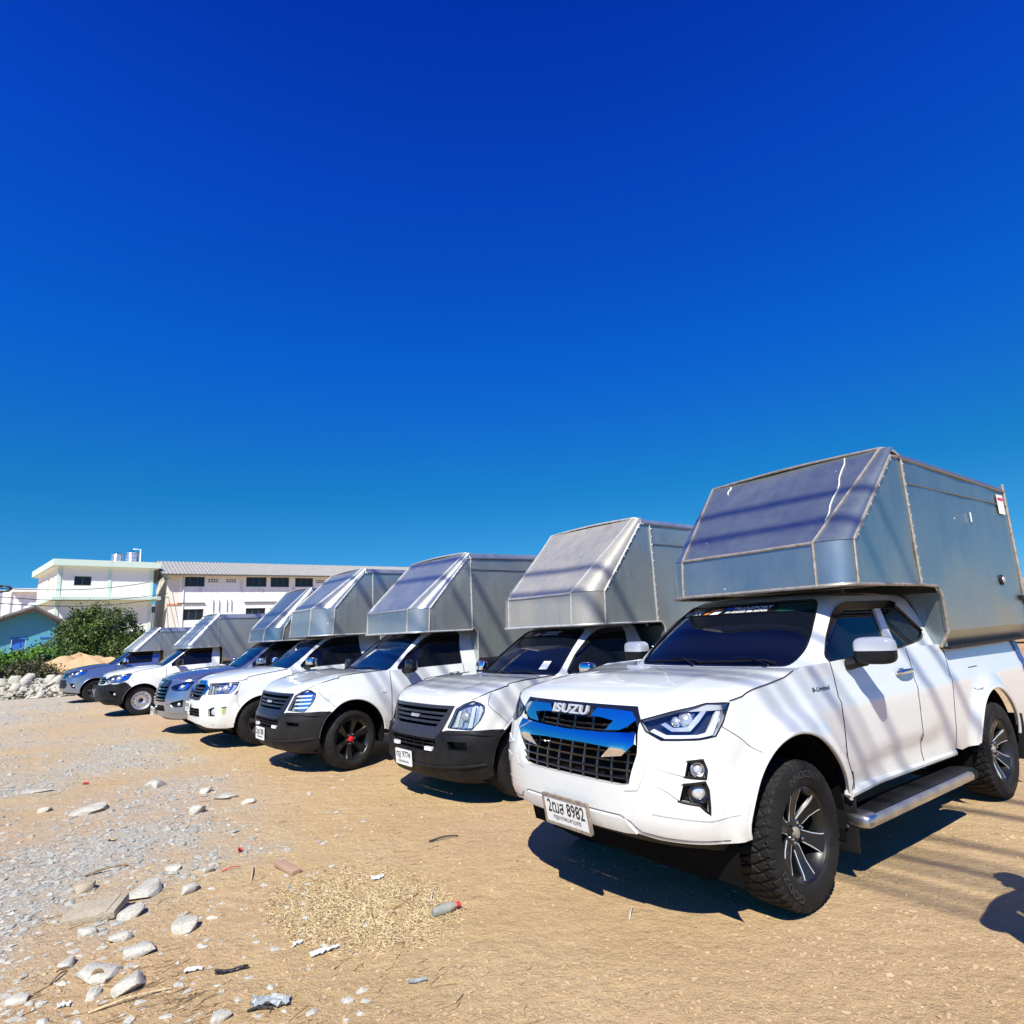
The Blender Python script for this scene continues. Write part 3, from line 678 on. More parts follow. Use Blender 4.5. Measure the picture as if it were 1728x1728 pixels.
# ------------------------------------------------------------------ nearest truck
YAW = -.934
def pickup(name, loc, yaw, label, group='pickup trucks parked in a row'):
    return empty(name, (loc[0], loc[1], 0), yaw, label, 'truck', group)
def truck_a():
    t = pickup('pickup_truck', (.250, 3.895), YAW, 'newest white extended-cab pickup, nearest to the camera, chrome grille and black alloy wheels')
    S = Surf(W=[(.35, .85), (.5, .885), (.7, .905), (.92, .905), (1.06, .885), (1.2, .86), (1.32, .83)],
             yf=[(.35, .10), (.45, .04), (.55, 0), (.75, 0.0), (.9, .03), (1.05, .07), (1.15, .12), (1.25, .25)],
             L=.44, n=2.9, wheels=((.93, .40, .53), (4.07, .385, .515)), flare=.045, fw=.13, wy=[(0, .985), (.5, .985), (.9, 1), (3.3, 1), (4.9, .985)])
    base = S.__call__
    def Sx(u, z):                                          # door pressing: the sheet steps in below a rising crease
        x, y, zz = base(u, z)
        if 1.55 < y < 3.15:
            zc = .635+.045*sst(1.6, 2.6, y)+.02*sst(2.6, 3.1, y); k = sst(1.6, 1.85, y)*sst(3.14, 2.95, y)
            d = -.022*sst(zc+.012, zc-.012, z)*sst(.5, .60, z)*k; x += d if u > 0 else -d
        d = .010*sst(1.05, 1.035, zz)*sst(.95, 1.035, zz)*sst(.9, 1.3, y); x += d if u > 0 else -d
        return (x, y, zz)
    C = Surf(W=[(1.1, .86), (1.25, .815), (1.45, .745), (1.6, .69), (1.68, .645), (1.75, .56)],
             yf=[(1.1, 1.2), (1.2, 1.30), (1.66, 1.90), (1.72, 2.02), (1.76, 2.3)], L=.34, n=3.0, fade=False)
    wh = 'white_paint'
    # front fascia
    grille = [(-.49, 1.118), (.49, 1.118), (.522, 1.07), (.512, .985), (.513, .888), (.470, .735), (.40, .722), (-.40, .722), (-.470, .735), (-.513, .888), (-.512, .985), (-.522, 1.07)]
    head = [(.524, 1.056), (.70, 1.104), (.878, 1.142), (1.022, 1.136), (.984, 1.05), (.931, .984), (.847, .972), (.649, .966), (.560, 1.005)]
    fogU = [(.783, .868), (.864, .876), (.887, .828), (.884, .786), (.775, .796)]
    fogL = [(.766, .760), (.879, .772), (.893, .732), (.893, .616), (.842, .663), (.739, .679)]
    aF = arc(1.612, .40, .53, 172, 8, 40)
    iS = next(i for i, p in enumerate(aF) if p[0] > 1.235)
    bot = [(-1.09, .47), (-.95, .466), (-.62, .476), (-.50, .492), (-.42, .485), (.42, .485), (.50, .492), (.62, .476), (.95, .466), (1.09, .47)]
    endR = aF[:iS]+[(1.262, .868), (.972, 1.022), (1.026, 1.132), (1.02, 1.142)]
    fas = bot+endR+[(.5, 1.134), (0, 1.134), (-.5, 1.134)]+mir(endR)
    panel('front_bumper', fas, Sx, wh, t, holes=[grille, head, mir(head), fogU, mir(fogU), fogL, mir(fogL)], thick=.04, g=.045)
    # bumper creases: raised blades running into the fog lamps, lower skid lip
    for k in (1, -1):
        for pts in ([(.60, .834), (.70, .846), (.786, .866), (.778, .80), (.70, .815)], [(.63, .746), (.70, .752), (.768, .757), (.745, .685), (.69, .72)]):
            pl = pts if k > 0 else mir(pts)
            def dent(u, z, pts=pts): 
                p = on(Sx, u, z, -.022*sst(.60, .80, abs(u))); return p
            panel('bumper_blade', pl, lambda u, z: on(Sx, u, z, .002+.004*sst(.6, .78, abs(u))), wh, t, thick=.03, g=.03)
    lip = [(-.50, .494), (-.44, .56), (.44, .56), (.50, .494), (.42, .487), (-.42, .487)]
    panel('skid_lip', lip, Sx, wh, t, thick=.02, off=.010, g=.06)
    fb_ = [c for c in t.children if c.name.startswith('front_bumper')][0]
    for k in (1, -1):  # lip joint, then grey lines drawn in for the shading along the bumper creases
        seam('bumper_crease', [(k*.0, .572), (k*.40, .572), (k*.47, .548), (k*.53, .505), (k*.66, .492), (k*.98, .482)], Sx, 'grille_grey', fb_, .0022, .0005, .04)
        seam('bumper_crease', [(k*.44, .700), (k*.52, .712), (k*.56, .78), (k*.565, .90), (k*.555, .975)], Sx, 'badge_silver', fb_, .004, -.001, .04)
        seam('bumper_crease', [(k*.60, .605), (k*.75, .598), (k*.90, .585), (k*1.05, .60)], Sx, 'badge_silver', fb_, .004, -.001, .04)
    panel('lower_valance', [(-1.05, .36), (1.05, .36), (1.08, .54), (-1.08, .54)], lambda u, z: on(base, u, z, -.06-.25*max(0,.48-z)), 'dusty_plastic', t, thick=.01, g=.08)
    # grille
    gr = panel('grille', [(-.53, 1.125), (.53, 1.125), (.53, .70), (-.53, .70)], base, 'dark_void', t, thick=.01, off=-.085, g=.08)
    panel('grille_surround', [(-.50, 1.124), (.50, 1.124), (.53, 1.06), (.512, 1.02), (.492, 1.06), (.455, 1.10), (-.455, 1.10), (-.492, 1.06), (-.512, 1.02), (-.53, 1.06)], base, 'gloss_black', gr, thick=.04, off=.006, g=.05)
    panel('grille_header', [(-.24, 1.112), (.24, 1.112), (.20, 1.05), (-.20, 1.05)], base, 'gloss_black', gr, thick=.05, off=-.002, g=.05)
    for i in range(9):
        u = -.44+.11*i; seam('grille_bar', [(u, .715), (u, .80), (u+.004, .93)], base, 'gloss_black', gr, .008, -.035, .03)
    for z in (.755, .80, .845, .888): seam('grille_bar', [(-.50, z), (0, z-.006), (.50, z)], base, 'gloss_black', gr, .006, -.03, .04)
    for z in (.985, 1.015): seam('grille_bar', [(-.47, z+.01), (0, z), (.47, z+.01)], base, 'gloss_black', gr, .009, -.035, .04)
    for i in range(5):
        u = -.32+.16*i; seam('grille_bar', [(u, .96), (u, 1.05)], base, 'gloss_black', gr, .008, -.035, .03)
    wing = [(.214, 1.100), (.36, 1.100), (.477, 1.094), (.508, 1.055), (.45, 1.018), (.400, .998), (.300, .992), (.354, 1.043), (.26, 1.055), (.175, 1.056)]
    for k in (1, -1): panel('chrome_wing', wing if k > 0 else mir(wing), base, 'chrome', gr, thick=.03, off=.014, g=.035)
    barp = [(-.505, .992), (-.25, .978), (0, .972), (.25, .978), (.505, .992), (.508, .935), (.43, .870), (.285, .850), (.352, .905), (.18, .912), (0, .912), (-.18, .912), (-.352, .905), (-.285, .850), (-.43, .870), (-.508, .935)]
    panel('chrome_bar', barp, lambda u, z: on(base, u, z, .012+.018*math.sin(math.pi*min(1, max(0, (z-.85)/.14)))), 'chrome', gr, thick=.05, g=.03)
    lettering('badge', 'ISUZU', (-.012, 1.081, .32, .050), base, 'badge_silver', gr, .004, .03, 0, .016)
    # headlights
    headlight(t, Sx, head, depth=.05, bits=[
        ('shape', [(.575, 1.008), (.66, .976), (.85, .982), (.925, .992), (.965, 1.055), (.985, 1.12), (.955, 1.12), (.925, 1.06), (.885, 1.006), (.84, .997), (.67, .994), (.60, 1.022)], 'lens_white', .030, .02),
        ('shape', [(.64, 1.045), (.70, 1.012), (.80, 1.014), (.85, 1.06), (.90, 1.125), (.87, 1.125), (.815, 1.065), (.785, 1.034), (.71, 1.03), (.665, 1.055)], 'lamp_reflector', .034, .02),
        ('shape', [(.70, 1.07), (.73, 1.045), (.78, 1.045), (.83, 1.11), (.80, 1.115)], 'chrome', .012, .02),
        ('ball', (.775, 1.075), 'lamp_reflector', .010, .034), ('ball', (.72, 1.065), 'lamp_reflector', .010, .022),
        ('shape', [(.955, 1.02), (.975, 1.05), (1.008, 1.125), (.995, 1.125)], 'lamp_reflector', .036, .01)])
    # fog lamps
    for k in (1, -1):
        for pl, bulb, rr in ((fogU, (.845, .832), .026), (fogL, (.845, .715), .036)):
            p = pl if k > 0 else mir(pl)
            b = panel('fog_lamp', p, base, 'black_plastic', t, thick=.01, off=-.055, g=.04)
            seam('fog_bezel', p+[p[0]], base, 'black_plastic', b, .008, -.004, .03)
            c = on(base, k*bulb[0], bulb[1], -.035); rot = normal_at(base, k*bulb[0], bulb[1]).to_track_quat('Z', 'Y').to_matrix()
            MB().sup(c, (rr, rr, .018), 1, rot, 20, 8, 0, 1).build('bulb', 'lamp_reflector', b)
            MB().tube([c+rot @ Vector((math.cos(i*math.pi/12)*rr*1.25, math.sin(i*math.pi/12)*rr*1.25, .01)) for i in range(24)], rr*.28, 8, closed=True).build('bulb_ring', 'gloss_black' if rr > .03 else 'satin_metal', b)
    plate(t, lambda u, z: base(u, z), .01, .527, .375, .150, '2ฒส 8982', 'กรุงเทพมหานคร', .035, 'rust_trim', fr=.014)
    # hood
    sidep = [(1.022, 1.143), (1.16, 1.160), (1.30, 1.177), (1.486, 1.197), (1.689, 1.222), (1.80, 1.25), (1.90, 1.262)]
    h, hf = hood(t, Sx, 1.022, sidep, [(0, 1.140), (.04, 1.166), (.12, 1.192), (.3, 1.222), (.6, 1.25), (1, 1.268)], wh, zf=lambda u: 1.1345+.0085*sst(.5, 1.02, u), bow=.14, q=3.2, ridge=.008)
    for k in (1, -1): seam('panel_seam', [(k*u, z+.002) for u, z in sidep[:-1]], Sx, 'dark_void', t, .0032, .001)
    # sides
    aR = arc(4.757, .385, .515, 166, 8, 40)
    for k in (1, -1):
        f = (lambda p: p) if k > 0 else mir
        fender = [(1.03, 1.136), (.978, 1.026), (1.268, .872)]+aF[iS:-1]+[(2.115, .50), (2.126, .525), (2.164, .60), (2.188, .70), (2.201, .85), (2.212, 1.0), (2.226, 1.12), (2.241, 1.2), (2.252, 1.275), (1.905, 1.268), (1.80, 1.244), (1.689, 1.216), (1.486, 1.191), (1.30, 1.171), (1.16, 1.154)]
        fd = panel('fender', f(fender), Sx, wh, t, thick=.03, g=.05)
        if k > 0: lettering('badge', 'B-Limited', (2.045, 1.128, .21, .026), Sx, 'gloss_black', fd, .003, .02, .2)
        door = [(2.134, .525), (2.172, .60), (2.196, .70), (2.209, .85), (2.220, 1.0), (2.234, 1.12), (2.249, 1.2), (2.260, 1.275), (2.7, 1.288), (3.406, 1.305), (3.376, 1.17), (3.351, 1.07), (3.326, .95), (3.308, .80), (3.293, .65), (3.281, .515)]
        d = panel('door', f(door), Sx, wh, t, thick=.03, g=.05)
        seam('panel_seam', f([(2.130, .525), (2.168, .60), (2.192, .70), (2.205, .85), (2.216, 1.0), (2.230, 1.12), (2.245, 1.2), (2.256, 1.275)]), Sx, 'dark_void', d, .0035, 0); seam('panel_seam', f([(3.285, .515), (3.297, .65), (3.312, .80), (3.330, .95), (3.355, 1.07), (3.380, 1.17), (3.410, 1.305)]), Sx, 'grille_grey', d, .0035, 0)
        hb = on(Sx, k*3.20, 1.140, 0); nn = normal_at(Sx, k*3.20, 1.14)
        panel('handle_recess', f([(p[0], p[1]) for p in [(3.20+.075*math.cos(a*math.pi/12), 1.128+.042*math.sin(a*math.pi/12)) for a in range(24)]]), Sx, 'satin_metal', d, thick=.004, off=.002, g=.03)
        pts = [on(Sx, k*(3.08+.26*i/8), 1.140+.006*i/8, .012+.026*math.sin(math.pi*i/8)**.5) for i in range(9)]
        MB().tube(pts, [.010]+[.016]*7+[.010], 10).build('handle', 'chrome', d)
        rdoor = [(3.289, .515), (3.301, .65), (3.316, .80), (3.334, .95), (3.359, 1.07), (3.384, 1.17), (3.414, 1.305), (4.06, 1.30), (4.05, 1.22), (4.00, 1.05), (3.945, .88), (3.905, .72), (3.865, .505)]
        panel('rear_door', f(rdoor), Sx, wh, t, thick=.03, g=.05)
        bed = [(3.875, .52), (3.915, .72), (3.955, .88), (4.01, 1.05), (4.06, 1.22), (4.07, 1.255), (5.80, 1.245), (5.82, 1.0), (5.80, .62), (5.70, .52), (5.275, .52)]+aR[::-1][2:]+[(4.22, .50), (4.0, .49)]
        seam('panel_seam', f([(3.87, .512), (3.91, .72), (3.95, .88), (4.005, 1.05), (4.055, 1.22), (4.065, 1.26)]), Sx, 'grille_grey', t, .004, -.001)
        bd = panel('bed_side', f(bed), Sx, wh, t, thick=.03, g=.05)
        seam('fuel_flap_seam', f([(4.425, 1.087), (4.62, 1.087)]), Sx, 'dark_void', bd, .003, .001); seam('fuel_flap_seam', f([(4.40, .925), (4.43, .908), (4.50, .908), (4.52, .92)]), Sx, 'dark_void', bd, .003, .001)
        panel('tail_light', f([(5.70, 1.25), (5.825, 1.24), (5.835, 1.0), (5.76, .95), (5.73, 1.1)]), Sx, 'tail_blue', t, thick=.03, off=.012, g=.06)
        MB().tube([on(Sx, k*u, .505-.02*(u-2.1)/1.8, -.015) for u in (2.13, 2.6, 3.2, 3.87)], .028, 10).build('sill', wh, t)
        # running board
        for nm, m, c, dm in (('running_board', 'satin_metal', (k*.985, 2.33, .352), (.055, 1.70, .066)),):
            rb = MB().box(c, dm, None, .03).build(nm, m, t)
            MB().box((k*.90, 2.33, .376), (.17, 1.62, .03), None, .006).build('step_tread', 'black_plastic', rb)
            for yy in (1.52, 3.13): MB().sup((k*.93, yy, .355), (.085, .075, .042), .6).build('end_cap', 'satin_metal' if yy < 2 else 'bumper_plastic', rb)
            for yy in (1.7, 2.9): MB().box((k*.70, yy, .37), (.4, .06, .04)).build('bracket', 'black_plastic', rb, False)
        mf = MB().box((k*.83, 1.475, .40), (.20, .018, .46), Matrix.Rotation(R(-6), 3, 'X'), .008).build('mud_flap', 'dusty_plastic', t)
        for i in range(5): MB().sup((k*(.78+.1*(i % 2)), 1.462-.05+.025*i, .24+.08*i), (.010, .008, .010), 1, None, 8, 4).build('bolt', 'satin_metal', mf)
        MB().box((k*.80, 4.64, .42), (.26, .016, .40), None, .005).build('mud_flap', 'black_plastic', t)
        # fender flare lips
        seam('arch_lip', f(aF), Sx, wh, t, .012, -.006, .04, 8); seam('arch_lip', f(aR), Sx, wh, t, .012, -.006, .04, 8)
    wheel_well(t, S, .925, .40, .53); wheel_well(t, S, 4.07, .385, .515)
    underbody(t, .32, 4.9, .46, 1.02, [(.93, .37, 0), (4.06, .37, 0)])
    MB().box((0, .75, .62), (1.3, .7, .9-.1)).build('engine_bay', 'dark_void', t, False)
    # greenhouse
    ws = fillet([(-.70, 1.255), (.70, 1.255), (.785, 1.35), (.80, 1.45), (.79, 1.695), (-.79, 1.695), (-.80, 1.45), (-.785, 1.35)], .05)
    sg = fillet([(1.00, 1.262), (.932, 1.300), (.925, 1.432), (.935, 1.58), (.97, 1.632), (1.06, 1.652), (1.80, 1.655), (1.92, 1.63), (2.45, 1.41), (2.43, 1.365), (2.36, 1.345), (2.024, 1.305)], .03)
    rear = [(2.84, 1.24), (2.757, 1.29), (2.642, 1.34), (2.30, 1.56), (2.10, 1.68), (2.0, 1.715)]
    sh, wsh, gl = cab(t, C, ws, sg, rear, 1.72, wh)
    for k in (1, -1):
        f = (lambda p: p) if k > 0 else mir
        g0 = gl[0 if k > 0 else 1]
        panel('window_pillar', f([(1.86, 1.30), (1.97, 1.302), (1.60, 1.640), (1.50, 1.640)]), C, wh, g0, thick=.02, off=.006, g=.08)
        panel('rain_visor', f(fillet([(.925, 1.36), (.935, 1.58), (.97, 1.637), (1.06, 1.66), (1.80, 1.66), (1.90, 1.64), (1.86, 1.60), (1.06, 1.60), (.99, 1.57), (.96, 1.45)], .02)), C, 'gloss_black', g0, thick=.015, off=.018, g=.08)
        seam('window_trim', f(sg+[sg[0]]), C, 'gloss_black', g0, .009, -.002, .05)
    seam('windshield_seal', ws+[ws[0]], C, 'gloss_black', wsh, .008, -.004, .05)
    panel('sun_strip', [(-.78, 1.63), (.78, 1.625), (.78, 1.685), (-.78, 1.685)], C, 'green_tint', wsh, thick=.001, off=-.007, g=.06)
    panel('sun_strip_band', [(-.77, 1.622), (.44, 1.622), (.44, 1.686), (-.77, 1.686)], C, 'gloss_black', wsh, thick=.001, off=-.0055, g=.06)
    decals(wsh, C, 1.648, 1.0, 'sticker_orange')
    for (u0, u1, z) in ((.62, -.05, 1.262), (0.0, -.62, 1.262)):
        w = seam('wiper', [(u0, z), (u0-.1, z+.020), ((u0+u1)/2, z+.012), (u1, z+.004)], C, 'black_plastic', wsh, .010, .012, .05)
        seam('wiper_arm', [(u0-.05, z-.02), (u0-.2, z+.024), ((u0+u1)/2, z+.018)], C, 'gloss_black', w, .007, .03, .05)
    mirror(t, (1.035, 1.79, 1.335), (.122, .072, .088), wh, arm=(.86, 1.76, 1.25), e=.5, rz=.16, split=.0)
    # wheels
    ws_ = wheel_set('edge', .388, .265, .245, 'mud')
    for k in (1, -1):
        for y, turn, sp in ((.93, .03, .35), (4.06, 0, 1.2)):
            o = place_wheel(t, ws_, k*.79, y, .385, k, turn, sp)
            if k > 0:
                ty = [c for c in o.children if c.name.startswith('tyre')][0]
                for txt, a0, wd in (('INNOCENTI', 1.15, 1.05), ('GODZI', 3.55, .8)):
                    v2, fs = text2d(txt, .02); vs = []
                    for x, yv in v2:
                        a = a0-x*wd; rad = .318+yv*.04; vs.append((.265/2*1.02+.003, rad*math.cos(a), rad*math.sin(a)))
                    lt = mesh_obj('tyre_lettering', vs, fs, 'rubber_letter', ty, False)
    # cargo box over cab and bed
    cn, cf = canopy(t, dict(x=(-.86, .92), b=(1.81, 1.775), k=(1.84, 2.085), t=(2.84, 2.89), r=(5.38, 2.83), n=(3.33, 1.765), zl=1.275, rad=(.40, .22), rt=.08, band=.085, seam=2.97, hz=2.60, ky=.6, kyl=2.4, bm='rust_trim', km='rust_trim'), 'canopy_a', 'canopy_a', 'rust_trim', 3)
    MB().tube([cf(.66+.033*i, 1.98-.085*i)+Vector((.010*math.sin(i*1.7), -.004, .002)) for i in range(10)], .005, 6).build('sealant_streak', 'sealant', cn)
    MB().tube([cf(-.72, 1.96-.03*i)+Vector((.01*math.sin(i*2), -.004, .002)) for i in range(5)], .006, 6).build('sealant_streak', 'sealant', cn)
    st = MB().box((.931, 5.20, 2.60), (.004, .17, .20)).build('sticker', 'sticker_white', cn, False)
    MB().box((.9335, 5.20, 2.655), (.002, .15, .03)).build('sticker_print', 'sticker_red', st, False)
    MB().sup((.93, 4.80, 1.83), (.012, .05, .05), .8).build('vent_plate', 'black_plastic', cn); MB().sup((.945, 4.80, 1.83), (.012, .03, .03), 1).build('vent_ring', 'bright_trim', cn)
    lt = MB().tube([(.93, 5.22, 1.66), (.93, 5.42, 1.66)], .022, 10).build('latch', 'black_plastic', cn); MB().sup((.94, 5.42, 1.66), (.05, .03, .04), .6).build('latch_knob', 'gloss_black', cn)
    MB().tube([(.935, 4.28, 2.36), (.935, 4.28, 2.45)], .006, 6).build('sealant_streak', 'sealant', cn)
    return t
def decals(wsh, C, z, w, flash='sticker_red', s=1.0):
    """company lettering across the top of the windscreen"""
    lettering('decal', 'K.B.N', (-.56*w, z-.004, .20*w, .034*s), C, 'sticker_white', wsh, -.003, .025, .25)
    panel('decal', [(-.42*w, z-.02*s), (-.34*w, z+.018*s), (-.20*w, z+.022*s), (-.24*w, z+.008*s), (-.33*w, z+.002*s), (-.37*w, z-.02*s)], C, flash, wsh, thick=.001, off=-.003, g=.06)
    panel('decal', [(-.34*w, z-.022*s), (-.27*w, z+.004*s), (-.19*w, z+.006*s), (-.23*w, z-.022*s)], C, 'sticker_white', wsh, thick=.001, off=-.003, g=.06)
    panel('decal', [(-.19*w, z+.008*s), (-.16*w, z+.024*s), (-.06*w, z+.024*s), (-.09*w, z+.008*s)], C, 'sticker_blue', wsh, thick=.001, off=-.003, g=.06)
    lettering('decal', 'TRANSPORT', (.16*w, z+.012*s, .46*w, .024*s), C, 'sticker_white', wsh, -.003, .03, .25)
    lettering('decal', '091-8245205 088-3007656', (.10*w, z-.012*s, .48*w, .015*s), C, 'sticker_white', wsh, -.003, .02, .2)
# ------------------------------------------------------------------ the other pickups
def truck_b(sp):
    lift = sp.get('lift', 0); t = pickup(sp['name'], sp['pos'], sp['yaw'], sp['label']); t.location.z = lift
    S, C = sp['S'], sp['C']; wh = sp['paint']; uF = S.U1-S.L+sp['yF']; zF, Rf = sp['arch']; U = lambda y: S.U1-S.L+y
    yR = sp['yF']+sp.get('wb', 3.05); uR = U(yR)
    S.wheels = ((sp['yF'], zF, Rf), (yR, zF, Rf)); S.fl = .028; S.fw = .09
    aF = arc(uF, zF, Rf, 176, 4, 36); aR = arc(uR, zF, Rf, 176, 4, 36)
    sidep = sp['sidep']; uc = sidep[0][0]; z0, zc = sidep[0][1], sp['zc']
    zfun = lambda u: zc+(z0-zc)*sst(.15, 1, u/uc)
    def ztop(u):
        if u <= uc: return zfun(u)
        for a, b in zip(sidep, sidep[1:]):
            if u <= b[0]: return a[1]+(b[1]-a[1])*(u-a[0])/(b[0]-a[0])
        return sidep[-1][1]
    head = sp['head']; su, sz = sp['seam_arch']; iS = next(i for i, p in enumerate(aF) if p[0] > su)
    hu = sp['seam_top']; bot = sp['bot']; gp = 6e-3
    topline = [(hu*(1-i/14), ztop(hu*(1-i/14))-.002) for i in range(15)]
    topline = topline+[(-u, z) for u, z in reversed(topline[:-1])]
    gr_hole = sp['grille_hole']; holes = [head, mir(head)]+([gr_hole] if gr_hole else [])
    fogs = sp.get('fog', []); seam_pts = [(su, sz), (hu-.002, ztop(hu)-.002)] if not sp.get('seam_mid') else [(su, sz)]+sp['seam_mid']+[(hu-.002, ztop(hu)-.002)]
    if sp.get('split'):
        spl = sp['split']                                   # from the middle to the arch
        iB = next(i for i, p in enumerate(aF) if p[1] > spl[-1][1])
        upper = [p for p in spl[:-1]]+[aF[iB]]+aF[iB:iS]+seam_pts+topline[1:-1]+[(-u, z) for u, z in reversed(seam_pts)]+mir(aF[iB:iS])+[(-u, z) for u, z in reversed(spl[1:])]
        up_ = spl+aF[iB:iS]+seam_pts+topline[1:-1]
        up_ = up_+mir(seam_pts[:])+mir(aF[iB:iS])+mir(spl)[:-1]
        panel('front_panel', up_, S, wh, t, holes=holes, thick=.03, g=.055)
        low = bot+aF[:iB]+[(spl[-1][0], spl[-1][1]-gp)]+[(u, z-gp) for u, z in reversed(spl[:-1])]
        low = low+[(-u, z-gp) for u, z in spl[1:]]+mir(aF[:iB])+mir(bot)[:-1]
        fh = [f for f in fogs]+[mir(f) for f in fogs]
        bp = panel('front_bumper', low, S, sp.get('bumper', 'bumper_plastic'), t, holes=fh+([sp['opening']] if sp.get('opening') else []), thick=.05, off=.014, g=.055)
    else:
        out = bot+aF[:iS]+seam_pts+topline[1:-1]+mir(seam_pts)+mir(aF[:iS])+mir(bot)[:-1]
        fh = [f for f in fogs]+[mir(f) for f in fogs]
        bp = panel('front_bumper', out, S, wh, t, holes=holes+fh+([sp['opening']] if sp.get('opening') else []), thick=.035, g=.055)
    for f in fogs:
        for pl in (f, mir(f)):
            b = panel('fog_lamp', pl, S, 'black_plastic', t, thick=.01, off=-.05, g=.06)
            if sp.get('fogbulb'):
                u, z, r = sp['fogbulb']; k = 1 if pl is f else -1
                c = on(S, k*u, z, -.03); rot = normal_at(S, k*u, z).to_track_quat('Z', 'Y').to_matrix()
                MB().sup(c, (r, r, r*.6), 1, rot, 18, 8, 0, 1).build('bulb', 'lamp_reflector', b)
    if sp.get('opening'):
        op = panel('lower_grille', sp['opening'], S, 'dark_void', t, thick=.01, off=-.06, g=.08)
        us = [p[0] for p in sp['opening']]; zs = [p[1] for p in sp['opening']]
        for i in range(1, 3): seam('grille_bar', [(min(us)*.95, min(zs)+(max(zs)-min(zs))*i/3), (max(us)*.95, min(zs)+(max(zs)-min(zs))*i/3)], S, 'black_plastic', op, .009, -.02, .06)
    zb = bot[-1][1]
    if sp.get('split'):
        seam('bumper_crease', [(-.98, zb+.10), (-.5, zb+.075), (0, zb+.07), (.5, zb+.075), (.98, zb+.10)], S, sp.get('bumper', 'bumper_plastic'), bp, .012, .016, .05)
        for k in (1, -1): seam('bumper_crease', [(k*.52, sp['split'][3][1]-.035), (k*.8, sp['split'][4][1]-.035), (k*1.05, sp['split'][-2][1]-.05)], S, sp.get('bumper', 'bumper_plastic'), bp, .010, .014, .05)
    panel('lower_valance', [(-.98, zb-.10), (.98, zb-.10), (1.0, zb+.08), (-1.0, zb+.08)], lambda u, z: on(S, u, z, -.06-.3*max(0, zb-z)), 'dusty_plastic', t, thick=.01, g=.1)
    # hood
    hood(t, S, uc, sidep, sp['cz'], sp.get('hoodmat', wh), zf=zfun, bow=sp.get('bow', .13), q=sp.get('q', 3.0), ridge=sp.get('ridge', .006), nu=28, nv=18)
    for k in (1, -1): seam('panel_seam', [(k*u, z+.0015) for u, z in sidep], S, 'dark_void', t, .0042, .001)
    # headlights
    headlight(t, S, head, sp.get('lamp', 'lamp_reflector'), sp.get('lens', 'clear_lens'), .05, sp.get('bits', ()), 'gloss_black' if sp.get('rim', 1) else None, .004)
    # sides
    belt = sp['belt']; yd0, yd1, yc = sp['doors']; yT = sp.get('tail', yR+.95); sill = sp.get('sill', .36); rail = sp.get('rail', belt[1]); F = S
    for k in (1, -1):
        f = (lambda p: p) if k > 0 else mir
        x0 = [(uF+math.sqrt(max(0, Rf**2-(sill-zF)**2)), sill)]
        fender = [(hu+.004, ztop(hu)-.004)]+[(u+.005, z+.003) for u, z in reversed(seam_pts[:-1])]+[p for p in aF[iS:] if p[1] > sill]+[(U(yd0)-.02, sill), (U(yd0)-.003, sill+.15), (U(yd0)-.003, belt[0])]+[(u, ztop(u)-.006) for u in [sidep[-1][0]-i*(sidep[-1][0]-hu)/8 for i in range(8)] if u < U(yd0)-.01]
        panel('fender', f(fender), S, wh, t, thick=.03, g=.06)
        door = [(U(yd0)+.004, sill+.15), (U(yd0)+.01, sill), (U(yd1)-.003, sill), (U(yd1)-.003, belt[1]), (U(yd0)+.004, belt[0])]
        d = panel('door', f(door), S, wh, t, thick=.03, g=.08)
        seam('panel_seam', f([(U(yd0), belt[0]), (U(yd0), sill+.15), (U(yd0)+.006, sill)]), S, 'dark_void', d, .004, .0005); seam('panel_seam', f([(U(yd1), belt[1]), (U(yd1), sill)]), S, 'dark_void', d, .004, .0005)
        MB().tube([on(S, k*(U(yd1)-.26+.16*i/4), belt[1]-.11, .010+.024*math.sin(math.pi*i/4)) for i in range(5)], .013, 8).build('handle', sp.get('handle', wh), d)
        panel('cab_side', f([(U(yd1)+.003, sill), (U(yc)-.01, sill), (U(yc)-.01, belt[1]), (U(yd1)+.003, belt[1])]), S, wh, t, thick=.03, g=.1)
        bed = [(U(yc)+.01, sill+.03), (U(yc)+.01, rail), (U(yT), rail), (U(yT), sill+.08)]+[p for p in aR[::-1] if p[1] > sill+.03]
        panel('bed_side', f(bed), S, wh, t, thick=.03, g=.1)
        seam('arch_lip', f([p for p in aF if p[1] > sill]), S, sp.get('lipmat', wh), t, .012, -.004, .05, 6)
        panel('side_lamp', f([(U(yd0)-.14, belt[0]-.26), (U(yd0)-.08, belt[0]-.26), (U(yd0)-.08, belt[0]-.225), (U(yd0)-.14, belt[0]-.225)]), S, 'lens_white', t, thick=.008, off=.006, g=.05)
        MB().box((k*.74, yd0+.03+ (yc-yd0)/2, sill-.01), (.16, yc-yd0+.2, .05), None, .01).build('sill', 'black_plastic', t)
    wheel_well(t, S, sp['yF'], zF, Rf, .45, .82); wheel_well(t, S, yR, zF, Rf, .45, .82)
    underbody(t, .30, yT-.05, sill, belt[0]-.06, [(sp['yF'], sp['r']-lift, 0), (yR, sp['r']-lift, 0)], .46)
    MB().box((0, .72, (sill+zc)/2-.07), (1.2, .60, zc-sill-.22)).build('engine_bay', 'dark_void', t, False)
    # greenhouse
    sh_, wsh, gl = cab(t, C, sp['ws'], sp['sg'], sp['rear'], sp['rear'][-1][1], wh, sp.get('glass', 'blue_glass'), 'side_glass', belt[0]-.06)
